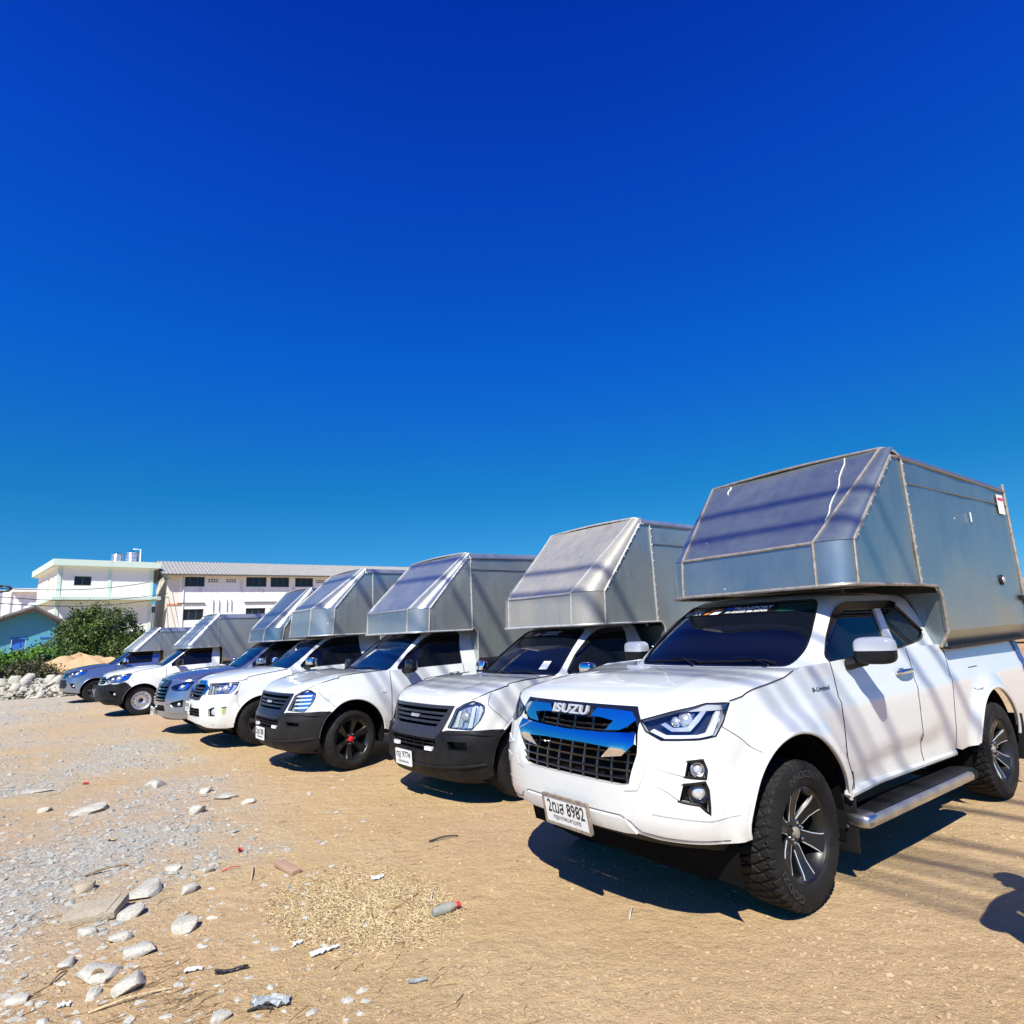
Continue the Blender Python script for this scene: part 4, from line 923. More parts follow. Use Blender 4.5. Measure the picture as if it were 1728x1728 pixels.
    for k in (1, -1):
        g0 = gl[0 if k > 0 else 1]; f = (lambda p: p) if k > 0 else mir
        seam('window_trim', f(sp['sg']+[sp['sg'][0]]), C, 'gloss_black', g0, .010, -.002, .06)
        if sp.get('visor'): panel('rain_visor', f(sp['visor']), C, 'gloss_black', g0, thick=.012, off=.018, g=.08)
    seam('windshield_seal', sp['ws']+[sp['ws'][0]], C, 'gloss_black', wsh, .010, -.004, .05)
    zw = min(z for u, z in sp['ws'])
    for (u0, u1) in ((.58, .0), (-.02, -.58)): seam('wiper', [(u0, zw+.006), ((u0+u1)/2, zw+.03), (u1, zw+.015)], C, 'black_plastic', wsh, .009, .012, .06)
    zt = max(z for u, z in sp['ws'])
    if sp.get('decal'):
        panel('sun_strip', [(-.70, zt-.075), (.70, zt-.075), (.70, zt-.006), (-.70, zt-.006)], C, 'gloss_black', wsh, thick=.001, off=-.0055, g=.06)
        decals(wsh, C, zt-.038, .9, 'sticker_red')
    m = sp['mirror']; mirror(t, m[0], m[1], sp.get('mcap', 'gloss_black'), arm=(m[0][0]-.2, m[0][1]-.02, m[0][2]-.06), e=.6, rz=.1)
    # wheels
    wset = wheel_set(*sp['wheel'])
    for k in (1, -1):
        for y, tn, spn in ((sp['yF'], sp.get('turn', 0), sp.get('spin', .2)), (yR, 0, .9)):
            place_wheel(t, wset, k*sp.get('wx', .735), y, sp['r']-lift-.004, k, tn, spn)
    p = sp['plate']; plate(t, S, p[0], p[1], p[2], p[3], p[4], p[5], p[6] if len(p) > 6 else .03, None, fr=.012)
    cn, cf = canopy(t, sp['canopy'], sp['cmat'][0], sp['cmat'][1], sp['cmat'][2], sp.get('seed', 5))
    sp['front'](t, S, sp)
    return t, cn, cf
def grille_old(t, S, sp):
    """four slats in a broad U-shaped surround, small badge, black slot below"""
    m = sp['gm']
    g = panel('grille', [(-.56, .875), (.56, .875), (.44, .69), (-.44, .69)], S, 'dark_void', t, thick=.01, off=-.06, g=.08)
    sur = [(-.595, .892), (.595, .892), (.50, .70), (.465, .625), (.42, .60), (-.42, .60), (-.465, .625), (-.50, .70)]
    hole = [(-.535, .862), (.535, .862), (.40, .70), (-.40, .70)]
    panel('grille_surround', sur, S, m, g, holes=[hole], thick=.04, off=.016, g=.05)
    for i in range(3):
        z = .735+.042*i; w = .42+.115*(z-.70)/.16; panel('grille_slat', [(-w, z-.009), (w, z-.009), (w+.01, z+.013), (-w-.01, z+.013)], S, m, g, thick=.03, off=.006, g=.06)
    panel('badge_plate', [(-.09, .765), (.09, .765), (.09, .80), (-.09, .80)], S, m, g, thick=.02, off=.016, g=.06)
    lettering('badge', 'ISUZU', (0, .782, .15, .028), S, 'badge_silver', g, .017, .04, 0, .006)
    for i in range(5): seam('grille_bar', [(-.36+.18*i, .49), (-.36+.18*i, .59)], S, 'black_plastic', g, .01, -.03, .04)
    for k in (1, -1): panel('bumper_lamp', [(k*.33-.055, .488), (k*.33+.055, .488), (k*.33+.055, .522), (k*.33-.055, .522)], S, 'lens_white', t, thick=.03, off=.02, g=.06)
def grille_vigo(t, S, sp):
    g = panel('grille', [(-.42, .95), (.42, .95), (.46, .82), (.36, .75), (-.36, .75), (-.46, .82)], S, 'dark_void', t, thick=.01, off=-.06, g=.08)
    top = [(-.33, 1.008), (.33, 1.008), (.58, .91), (.545, .82), (.43, .80), (.50, .90), (.40, .952), (-.40, .952), (-.50, .90), (-.43, .80), (-.545, .82), (-.58, .91)]
    panel('chrome_frame', top, S, 'chrome', g, thick=.04, off=.014, g=.05)
    for i in range(3):
        z = .80+.045*i; panel('grille_slat', [(-.44, z), (.44, z), (.45, z+.024), (-.45, z+.024)], S, 'grille_grey', g, thick=.03, off=.0, g=.06)
    panel('grille_lip', [(-.36, .765), (.36, .765), (.45, .81), (.40, .735), (.30, .725), (-.30, .725), (-.40, .735), (-.45, .81)], S, 'grille_grey', g, thick=.03, off=.010, g=.06)
    seam('badge', [(.06*math.cos(i*math.pi/8), .965+.022*math.sin(i*math.pi/8)) for i in range(17)], S, 'chrome', g, .006, .02, .05)
    for k in (1,):
        for i in range(3):
            u = .945+.018*i; o = seam('claw_decal', [(u+.006, .610-.004*i), (u, .575), (u+.004, .52+.006*i)], S, 'monster_green' if 1 else '', t, .006, .002, .03)
        seam('claw_decal', [(.93, .618), (1.0, .622)], S, 'gloss_black', t, .008, .002, .03)
        panel('side_lamp', [(1.065, .80), (1.085, .80), (1.10, .85), (1.08, .85)], S, 'gloss_black', t, thick=.01, off=.004, g=.05)
def grille_hex(t, S, sp):
    g = panel('grille', [(-.55, .955), (.55, .955), (.56, .83), (.60, .59), (-.60, .59), (-.56, .83)], S, 'dark_void', t, thick=.01, off=-.05, g=.08)
    panel('grille_header', [(-.48, .972), (.48, .972), (.555, .93), (.54, .86), (-.54, .86), (-.555, .93)], S, 'gloss_black', g, thick=.04, off=.014, g=.06)
    for i in range(4):
        z = .625+.06*i; panel('grille_slat', [(-.575, z), (.575, z), (.572, z+.026), (-.572, z+.026)], S, 'gloss_black', g, thick=.03, off=.004, g=.07)
    lettering('badge', 'ISUZU', (0, .918, .30, .04), S, 'badge_silver', g, .016, .03, 0, .01)
    for k in (1, -1):
        L = [(.63, .565), (.75, .54), (.82, .465), (.99, .455), (1.03, .40), (.70, .415), (.66, .47)]
        panel('bumper_blade', L if k > 0 else mir(L), S, 'silver_paint', t, thick=.03, off=.014, g=.05)
def grille_revo(t, S, sp):
    g = panel('grille', [(-.44, .945), (.44, .945), (.60, .79), (.50, .76), (-.50, .76), (-.60, .79)], S, 'dark_void', t, thick=.01, off=-.05, g=.08)
    for i in range(3):
        z = .795+.05*i; w = .56-.06*i; panel('grille_slat', [(-w, z), (w, z), (w-.02, z+.026), (-w+.02, z+.026)], S, sp.get('gm', 'gloss_black'), g, thick=.03, off=.008, g=.07)
    seam('badge', [(.07*math.cos(i*math.pi/8), .87+.028*math.sin(i*math.pi/8)) for i in range(17)], S, 'chrome', g, .006, .014, .05)
    L = [(-.62, .72), (.62, .72), (.70, .56), (.60, .47), (-.60, .47), (-.70, .56)]
    panel('lower_mask', L, S, 'black_plastic' if sp['paint'] != 'white_paint' else 'bumper_plastic', t, thick=.03, off=.020 if sp.get('split') else .008, g=.07)
def lamp_bits(poly, k=.75, bulb=None):
    cx = sum(p[0] for p in poly)/len(poly); cz = sum(p[1] for p in poly)/len(poly)
    out = [('shape', [(cx+(u-cx)*k, cz+(z-cz)*k) for u, z in poly], 'chrome', .014, .02)]
    for (u, z, r) in (bulb or []): out.append(('ball', (u, z), 'lamp_reflector', .022, r))
    return out
def SB_(): return Surf(W=[(.2, .80), (.35, .84), (.6, .86), (.8, .86), (.95, .835), (1.08, .80), (1.2, .77)], yf=[(.2, .10), (.3, .03), (.4, 0), (.62, 0.0), (.66, .03), (.9, .10), (.97, .14), (1.05, .22)], L=.42, n=2.6)
def CB_(): return Surf(W=[(.95, .80), (1.1, .765), (1.3, .69), (1.5, .62), (1.6, .56)], yf=[(.95, 1.1), (1.05, 1.22), (1.52, 1.86), (1.6, 2.02)], L=.30, n=3.0, fade=False)
def SD_(): return Surf(W=[(.2, .80), (.35, .86), (.6, .885), (.8, .885), (.95, .86), (1.08, .82), (1.2, .78)], yf=[(.2, .10), (.3, .03), (.4, 0), (.62, 0.0), (.75, .03), (.9, .09), (1.0, .16), (1.08, .3)], L=.46, n=2.4)
def CD_(): return Surf(W=[(.95, .82), (1.1, .785), (1.3, .71), (1.5, .64), (1.65, .58)], yf=[(.95, 1.05), (1.1, 1.24), (1.6, 1.92), (1.68, 2.1)], L=.32, n=3.0, fade=False)
headB = fillet([(.545, .700), (.82, .686), (.885, .77), (.912, .843), (.906, .892), (.85, .922), (.785, .938), (.70, .912), (.615, .868)], .012)
sgB = fillet([(.955, 1.085), (.90, 1.12), (.885, 1.28), (.915, 1.47), (.97, 1.525), (1.08, 1.54), (1.38, 1.54), (1.47, 1.50), (1.95, 1.10)], .03)
visB = fillet([(.885, 1.25), (.915, 1.47), (.97, 1.53), (1.08, 1.548), (1.38, 1.548), (1.42, 1.50), (1.08, 1.49), (1.0, 1.46), (.93, 1.30)], .02)
wsB = fillet([(-.80, 1.085), (.80, 1.085), (.80, 1.25), (.775, 1.56), (-.775, 1.56), (-.80, 1.25)], .05)
rearB = [(2.30, 1.06), (2.24, 1.12), (1.95, 1.34), (1.60, 1.55), (1.45, 1.60)]
botB = [(0, .235), (.5, .235), (.92, .245), (1.02, .28)]
OLD = dict(S=None, paint='white_paint_dusty', yF=.79, arch=(.345, .44), wb=3.05, sidep=[(.775, .945), (.84, .972), (.92, 1.008), (1.04, 1.043), (1.5, 1.083), (1.93, 1.098)], zc=.897,
           cz=[(0, .90), (.05, .945), (.15, .985), (.35, 1.03), (.7, 1.085), (1, 1.105)], head=headB, grille_hole=[(-.57, .88), (.57, .88), (.45, .64), (-.45, .64)],
           seam_arch=(1.22, .70), seam_top=.93, seam_mid=[(1.0, .84), (.935, .90)], bot=botB, split=[(0, .595), (.44, .598), (.485, .665), (.55, .678), (.85, .680), (1.0, .678), (1.175, .668)],
           opening=[(-.44, .585), (.44, .585), (.44, .545), (.38, .475), (-.38, .475), (-.44, .545)], belt=(1.085, 1.10), doors=(1.33, 2.50, 2.72), sill=.34, rail=1.02, tail=4.75, ws=wsB, sg=sgB, rear=rearB, visor=visB,
           mirror=((.96, 1.56, 1.13), (.085, .06, .085)), r=.345, wx=.725, decal=True, front=grille_old, ridge=.004)
def build_fleet():
    # second truck: dull grille, cloudy lamps, worn black bumper
    sp = dict(OLD, name='pickup_truck', pos=(-1.11, 6.49), yaw=-.90, label='white pickup with scuffed black bumper and cloudy headlamps, second from the camera', S=SB_(), C=CB_(), gm='grille_grey',
              lens='hazy_lens', lamp='lamp_reflector', bits=[('shape', [(.60+.055*i, .712-.002*i), (.645+.055*i, .711-.002*i), (.665+.052*i, .86+.012*i), (.63+.052*i, .85+.013*i)], ('lens_white', 'badge_silver', 'lamp_reflector', 'lens_white')[i], .02+.008*(i % 2), .02) for i in range(4)]+[('ball', (.72, .80), 'badge_silver', .020, .042), ('shape', [(.85, .735), (.880, .80), (.895, .85), (.888, .885), (.862, .90), (.862, .82)], 'lens_white', .034, .01)],
              fog=[[(.594, .588), (.80, .585), (.81, .50), (.61, .51)]], glass='tint_glass', wheel=('plain', .345, .22, .20), bumper='bumper_plastic',
              plate=(-.12, .385, .34, .15, 'ตฐ 9774', 'กรุงเทพมหานคร', .03),
              canopy=dict(x=(-.84, .84), b=(1.74, 1.60), k=(1.76, 1.965), t=(2.72, 2.87), r=(4.75, 2.86), n=(3.05, 1.60), zl=1.03, rad=(.26, .26), rt=.08, band=.08, seam=2.92, hz=2.55, ky=1.05), cmat=('canopy_b', 'canopy_c', 'bright_trim'), mcap='chrome', seed=11)
    t, cn, cf = truck_b(sp)
    wsh = [c for c in t.children if c.name.startswith('windshield') and 'seal' not in c.name][0]
    panel('sticker', [(.47, 1.15), (.60, 1.15), (.60, 1.23), (.47, 1.23)], sp['C'], 'sticker_white', wsh, thick=.001, off=-.008, g=.06)
    # third truck: black wheels with red caps
    sp = dict(OLD, name='pickup_truck', pos=(-3.25, 8.18), yaw=-.885, lift=.05, label='white pickup with clean dark bumper and glossy black wheels with red hub caps', S=SB_(), C=CB_(), gm='grille_blue', paint='white_paint',
              lens='clear_lens', bits=lamp_bits(headB, .82)+[('shape', [(.62, z), (.86, z+.006), (.87, z+.026), (.63, z+.020)], 'lens_white', .03, .01) for z in (.72, .765, .81, .855)],
              fog=[[(.60, .575), (.80, .57), (.80, .52), (.62, .525)]], glass='blue_glass', wheel=('six', .352, .225, .25), turn=.20, spin=.1, r=.352,
              plate=(-.10, .40, .34, .15, '2ฒฌ 7080', 'กรุงเทพมหานคร', .03), bumper='dusty_plastic',
              canopy=dict(x=(-.84, .84), b=(1.70, 1.565), k=(1.72, 1.885), t=(2.62, 2.70), r=(4.75, 2.74), n=(2.75, 1.60), zl=1.03, rad=(.22, .22), rt=.06, band=.09, seam=2.66, hz=2.45, ky=1.0), cmat=('canopy_c', 'canopy_c', 'bright_trim'), seed=21)
    t, cn, cf = truck_b(sp)
    # fourth: rounder white truck
    headV = fillet([(.60, .815), (.83, .822), (.99, .822), (1.055, .90), (1.045, .985), (.80, .985), (.50, .975), (.58, .90)], .02)
    VIG = dict(name='pickup_truck', S=SD_(), C=CD_(), paint='white_paint', yF=.88, arch=(.345, .415), wb=3.085, sidep=[(1.00, 1.0), (1.06, 1.006), (1.2, 1.035), (1.5, 1.075), (1.95, 1.125)], zc=1.012,
               cz=[(0, 1.015), (.05, 1.05), (.15, 1.085), (.4, 1.125), (.7, 1.155), (1, 1.17)], head=headV, grille_hole=[(-.40, .985), (.40, .985), (.52, .90), (.45, .81), (.35, .75), (-.35, .75), (-.45, .81), (-.52, .90)],
               seam_arch=(1.19, .60), seam_top=1.07, seam_mid=[(1.12, .74), (1.085, .90)], bot=[(0, .40), (.30, .385), (.5, .365), (.68, .32), (1.0, .30), (1.09, .31)],
               opening=[(-.42, .60), (.46, .605), (.48, .475), (-.44, .475)], belt=(1.10, 1.13), doors=(1.38, 2.52, 3.05), sill=.36, rail=1.08, tail=4.9,
               ws=fillet([(-.74, 1.13), (.74, 1.13), (.80, 1.30), (.78, 1.60), (-.78, 1.60), (-.80, 1.30)], .05), sg=fillet([(.985, 1.135), (.925, 1.17), (.90, 1.36), (.91, 1.55), (.96, 1.60), (1.40, 1.62), (2.08, 1.16)], .03),
               rear=[(2.66, 1.10), (2.58, 1.17), (2.30, 1.40), (1.95, 1.60), (1.82, 1.66)], mirror=((1.0, 1.62, 1.21), (.10, .07, .085)), mcap='chrome', r=.36, wx=.755, front=grille_vigo, decal=True,
               fog=[[(.70, .60), (.82, .635), (.835, .49), (.71, .492)]], fogbulb=(.80, .555, .05), glass='blue_glass', wheel=('plain', .36, .24, .215), plate=(-.06, .62, .34, .15, '1ฒถ 4163', 'กรุงเทพมหานคร', .03),
               label='white rounded pickup with chrome mirror and chrome-topped grille, beside the silver truck', pos=(-5.38, 10.45), yaw=-.92, turn=.12,
               bits=lamp_bits(headV, .7, [(.88, .91, .05), (.78, .90, .04)]),
               canopy=dict(x=(-.84, .86), b=(1.74, 1.65), k=(1.78, 2.12), t=(2.62, 2.83), r=(4.9, 2.82), n=(2.95, 1.70), zl=1.09, rad=(.32, .32), rt=.08, band=.09, seam=2.80, hz=None, ky=.95), cmat=('canopy_c', 'canopy_c', 'bright_trim'), seed=31)
    truck_b(VIG)
    # fifth: silver truck with a large black grille
    headH = fillet([(.62, .85), (.68, .885), (.985, .955), (1.045, .925), (.999, .79), (.77, .788), (.69, .81)], .02)
    truck_b(dict(VIG, S=SD_(), C=CD_(), paint='silver_paint', sidep=[(.985, .968), (1.06, .985), (1.25, 1.02), (1.5, 1.058), (1.95, 1.11)], zc=.985, cz=[(0, .99), (.05, 1.03), (.15, 1.07), (.4, 1.115), (.7, 1.15), (1, 1.165)],
                 head=headH, grille_hole=[(-.54, .95), (.54, .95), (.55, .83), (.58, .60), (-.58, .60), (-.55, .83)], front=grille_hex, opening=[(-.55, .54), (.55, .54), (.60, .44), (-.60, .44)],
                 fog=[[(.72, .58), (.98, .635), (.975, .505), (.83, .50)]], fogbulb=(.90, .55, .03), plate=(-.05, .42, .34, .15, '3ฒฆ 518', 'กรุงเทพมหานคร', .04), bits=lamp_bits(headH, .72, [(.86, .86, .04)]), lamp='lamp_housing',
                 bot=[(0, .35), (.45, .35), (.76, .302), (1.0, .29), (1.09, .31)], label='silver pickup with large black grille, between the two white rounded trucks', pos=(-6.9, 12.1), decal=False, turn=0, mcap='silver_paint', wheel=('plain', .36, .24, .215),
                 canopy=dict(x=(-.84, .86), b=(1.78, 1.60), k=(1.82, 1.86), t=(2.62, 2.66), r=(4.9, 2.66), n=(2.95, 1.64), zl=1.09, rad=(.30, .30), rt=.07, band=.08, seam=2.80, hz=None, ky=.95), cmat=('canopy_a', 'canopy_c', 'bright_trim'), seed=41))
    # sixth: work truck with dark plastic bumper and steel wheels
    headR = fillet([(.47, .885), (.72, .975), (1.0, .990), (1.20, .993), (1.155, .88), (1.0, .795), (.64, .792)], .02)
    REV = dict(VIG, S=SD_(), C=CD_(), sidep=[(1.0, .998), (1.12, 1.002), (1.23, 1.012), (1.5, 1.06), (1.95, 1.12)], zc=.958, cz=[(0, .963), (.05, 1.01), (.15, 1.05), (.4, 1.10), (.7, 1.14), (1, 1.16)], head=headR,
               grille_hole=[(-.43, .94), (.43, .94), (.58, .80), (.50, .77), (-.50, .77), (-.58, .80)], yF=.86, arch=(.335, .415), seam_arch=(1.36, .726), seam_top=1.22, seam_mid=[(1.25, .90)],
               split=[(0, .745), (.50, .755), (.80, .768), (.95, .772), (1.08, .808), (1.20, .755), (1.262, .690)], bumper='bumper_plastic', fog=[[(.80, .62), (.945, .61), (.99, .45), (.89, .485)]], fogbulb=(.93, .53, .03), opening=None,
               bot=[(0, .40), (.3, .40), (.76, .345), (1.05, .30), (1.10, .315)], front=grille_revo, gm='gloss_black', lamp='lamp_reflector', bits=lamp_bits(headR, .74, [(.74, .89, .045), (.90, .90, .05)]), decal=False,
               sg=fillet([(.985, 1.10), (.90, 1.14), (.865, 1.28), (.885, 1.50), (.95, 1.55), (1.34, 1.57), (1.87, 1.125)], .03), rear=[(2.12, 1.08), (2.06, 1.13), (1.80, 1.36), (1.52, 1.56), (1.40, 1.64)], doors=(1.37, 2.45, 2.58),
               wheel=('steel', .345, .20, .215), r=.345, turn=.0, mcap='black_plastic', plate=(-.45, .52, .34, .15, '4ฒฌ 92', 'กรุงเทพมหานคร', .03), label='white pickup with dark plastic bumper and bare steel wheels', pos=(-10.45, 15.75), yaw=-.90,
               canopy=dict(x=(-.84, .84), b=(1.74, 1.535), k=(1.755, 1.61), t=(2.50, 2.385), r=(4.9, 2.37), n=(2.68, 1.56), zl=1.10, rad=(.20, .20), rt=.10, band=.12, seam=2.55, hz=None, ky=1.0), cmat=('canopy_c', 'canopy_c', 'canopy_c'), seed=51)
    truck_b(REV)
    # seventh: grey-blue truck at the far end
    truck_b(dict(REV, S=SD_(), C=CD_(), paint='grey_blue_paint', split=None, gm='chrome', pos=(-14.68, 20.33), yaw=-.88, label='grey-blue pickup at the far end of the row, next to the sand heap', mcap='chrome', wheel=('plain', .345, .22, .205),
                 plate=(-.12, .47, .34, .15, '1ฒร 77', 'กรุงเทพมหานคร', .03), canopy=dict(x=(-.84, .84), b=(1.76, 1.50), k=(1.78, 1.56), t=(2.55, 2.25), r=(4.9, 2.22), n=(2.75, 1.53), zl=1.10, rad=(.20, .20), rt=.10, band=.15, seam=2.62, hz=None, ky=1.0), cmat=('canopy_d', 'canopy_c', 'canopy_c'), seed=61))
# ------------------------------------------------------------------ ground
def fbm(x, y, s, o=3):
    return sum(noise.noise(Vector((x*s*2**i, y*s*2**i, 7.3*i)))/2**i for i in range(o))
ZONES = [([(0, 1435), (120, 1398), (230, 1383), (340, 1362), (425, 1350), (400, 1402), (330, 1428), (250, 1452), (185, 1482), (120, 1535), (60, 1585), (-60, 1660), (-300, 1600), (-300, 1440)], 1.0),
         ([(60, 1300), (130, 1265), (240, 1245), (300, 1258), (262, 1290), (180, 1310), (110, 1332), (0, 1352), (-200, 1370), (-200, 1300)], .85),
         ([(-80, 1178), (90, 1163), (170, 1180), (70, 1212), (0, 1225), (-120, 1225)], .9), ([(275, 1440), (400, 1412), (455, 1430), (385, 1462), (300, 1472)], .6),
         ([(-300, 1185), (150, 1188), (330, 1262), (440, 1345), (455, 1420), (330, 1480), (200, 1565), (60, 1650), (-300, 1720)], .42)]
ZONES = [([tuple(ground_at(*q).xy) for q in pl], k) for pl, k in ZONES]
def grey_zones(X):
    """where crushed concrete has been spread over the dirt; X (n,2)"""
    X = np.asarray(X, float); out = np.zeros(len(X)); rr = np.hypot(X[:, 0], X[:, 1])
    for pl, k in ZONES:
        d = edge_dist(pl, X)*np.where(inside(pl, X), 1, -1); out = np.maximum(out, k*np.clip(.55+d/(.10*rr), 0, 1))
    nz = np.array([.5*fbm(x, y, .9)+.3*fbm(x, y, 3.1) for x, y in X]) if len(X) else 0
    return np.clip(out*(1+nz)+.25*nz*(out > .05), 0, 1)
def gz(x, y):
    r = math.hypot(x, y); k = 1/(1+(r/25)**2)
    return .022*fbm(x, y, .55, 2)*k+.010*fbm(x, y, 2.3, 3)*k-.012
def ground_mat():
    m, nt, p = nodes_of('dirt'); tc = nt.nodes.new('ShaderNodeTexCoord'); o = tc.outputs['Object']
    at_ = nt.nodes.new('ShaderNodeAttribute'); at_.attribute_name = 'grey'
    n1 = tex_noise(nt, .55, 6, .62, vec=o); n2 = tex_noise(nt, 7, 6, .65, vec=o); n3 = tex_noise(nt, 38, 6, .72, vec=o); n4 = tex_noise(nt, 110, 3, .7, vec=o)
    tan = ramp(nt, n1.outputs['Fac'], [(.28, (.51, .34, .165)), (.5, (.61, .425, .21)), (.72, (.69, .51, .28))])
    n0 = tex_noise(nt, .16, 3, .5, vec=o); tan2 = mixc(nt, ramp(nt, n0.outputs['Fac'], [(.42, 0), (.58, .75)]).outputs[0], tan.outputs[0], (.60, .395, .25))
    c2 = mixc(nt, ramp(nt, n2.outputs['Fac'], [(.35, 0), (.75, .6)]).outputs[0], tan2, (.52, .345, .185))
    c3 = mixc(nt, ramp(nt, n3.outputs['Fac'], [(.54, 0), (.72, .55)]).outputs[0], c2, (.70, .545, .34))
    c3 = mixc(nt, ramp(nt, n3.outputs['Fac'], [(.28, .6), (.42, 0)]).outputs[0], c3, (.30, .19, .10))
    c4 = mixc(nt, ramp(nt, n4.outputs['Fac'], [(.32, .65), (.44, 0)]).outputs[0], c3, (.20, .13, .065))
    g = ramp(nt, n3.outputs['Fac'], [(.3, (.22, .21, .18)), (.5, (.46, .445, .39)), (.7, (.62, .60, .54))])
    gf = math_n(nt, 'MULTIPLY', at_.outputs['Fac'], ramp(nt, n2.outputs['Fac'], [(.3, .35), (.62, 1)]).outputs[0])
    c5 = mixc(nt, gf, c4, g.outputs[0]); nt.links.new(c5, p.inputs['Base Color']); p.inputs['Roughness'].default_value = .95; p.inputs['Specular IOR Level'].default_value = .15
    h = math_n(nt, 'ADD', math_n(nt, 'MULTIPLY', n2.outputs['Fac'], 1.2), math_n(nt, 'ADD', math_n(nt, 'MULTIPLY', n3.outputs['Fac'], .5), math_n(nt, 'MULTIPLY', n4.outputs['Fac'], .22)))
    bump(nt, p, h, .9, .045); return m
def make_ground():
    ang = []; a = -180.0
    while a < 180:
        ang.append(a); a += .45 if -62 < a < 62 else 4
    rs = [.4]
    while rs[-1] < 1400: rs.append(rs[-1]*(1.028 if rs[-1] < 30 else 1.09))
    vs = [(0, 0, 0)]; gr = [None]; na = len(ang)
    for r in rs:
        for a in ang:
            x, y = r*math.sin(R(a)), r*math.cos(R(a)); vs.append((x, y, gz(x, y) if r < 120 else -.01)); gr.append((x, y) if r < 40 and -62 < a < 62 else None)
    sel = [i for i, g in enumerate(gr) if g]; val = grey_zones([gr[i] for i in sel]); gr = [0.0]*len(gr)
    for i, v in zip(sel, val): gr[i] = float(v)
    fs = [(0, 1+(i+1) % na, 1+i) for i in range(na)]
    for j in range(len(rs)-1):
        b = 1+j*na
        for i in range(na):
            k = (i+1) % na; fs.append((b+i, b+k, b+na+k, b+na+i))
    fs = [tuple(reversed(f)) for f in fs]
    o = mesh_obj('ground', vs, fs, ground_mat(), None, True, 180); o['kind'] = 'structure'
    at_ = o.data.attributes.new('grey', 'FLOAT', 'POINT'); at_.data.foreach_set('value', gr)
ICO = None
def ico():
    global ICO
    if ICO is None:
        bm = bmesh.new(); bmesh.ops.create_icosphere(bm, subdivisions=1, radius=1); ICO = (np.array([v.co[:] for v in bm.verts]), np.array([[v.index for v in f.verts] for f in bm.faces])); bm.free()
    return ICO
def scatter_stones(name, P, size, mat, label, cat, flat=.6, seed=1):
    """many small stones in one object: P (n,3) positions, size (n,)"""
    rng = np.random.default_rng(seed); V, Fc = ico(); n = len(P); nv = len(V)
    J = V[None]*(1+rng.uniform(-.45, .40, (n, nv, 1)))
    sc = np.stack([rng.uniform(.7, 1.3, n), rng.uniform(.6, 1.1, n), rng.uniform(.4, 1, n)*flat], 1)*size[:, None]
    J = J*sc[:, None, :]; a = rng.uniform(0, 2*np.pi, n); ca, sa = np.cos(a)[:, None], np.sin(a)[:, None]
    X = J[:, :, 0]*ca-J[:, :, 1]*sa; Y = J[:, :, 0]*sa+J[:, :, 1]*ca; A = np.stack([X, Y, J[:, :, 2]], 2)+P[:, None, :]
    fs = (Fc[None]+np.arange(n)[:, None, None]*nv).reshape(-1, 3)
    o = mesh_obj(name, A.reshape(-1, 3).tolist(), fs.tolist(), mat, None, False); return tag(o, label, cat, kind='stuff')
def stone_mat(name, a, b, scale=6):
    m, nt, p = nodes_of(name); n = tex_noise(nt, scale, 6, .65); n2 = tex_noise(nt, scale*9, 4, .6)
    r = ramp(nt, n.outputs['Fac'], [(.3, a), (.7, b)]); c = mixc(nt, ramp(nt, n2.outputs['Fac'], [(.32, .5), (.5, 0)]).outputs[0], r.outputs[0], tuple(x*.55 for x in a))
    nt.links.new(c, p.inputs['Base Color']); p.inputs['Roughness'].default_value = .9; p.inputs['Specular IOR Level'].default_value = .2
    bump(nt, p, n2.outputs['Fac'], .6, .01); return m
stone_mat('pebble_tan', (.40, .275, .15), (.66, .49, .31), 30); stone_mat('pebble_grey', (.27, .26, .225), (.54, .525, .47), 20); stone_mat('concrete_stone', (.38, .355, .295), (.60, .565, .48), 8)
stone_mat('sand', (.50, .32, .165), (.60, .41, .24), 3); stone_mat('tile_stone', (.36, .30, .215), (.46, .39, .29), 6); stone_mat('pink_board', (.40, .255, .17), (.46, .30, .21), 9)
plain('straw', (.54, .42, .235), .8, var=.35, scale=60); plain('twig', (.26, .18, .10), .85, var=.4, scale=40); plain('paper', (.62, .62, .60), .7, var=.1); plain('grey_plastic', (.30, .33, .33), .5, var=.4, scale=30)
plain('dark_rubber_scrap', (.03, .03, .035), .6, var=.3); plain('red_scrap', (.65, .04, .04), .5); plain('bottle_grey', (.32, .32, .27), .45, var=.3, scale=20)
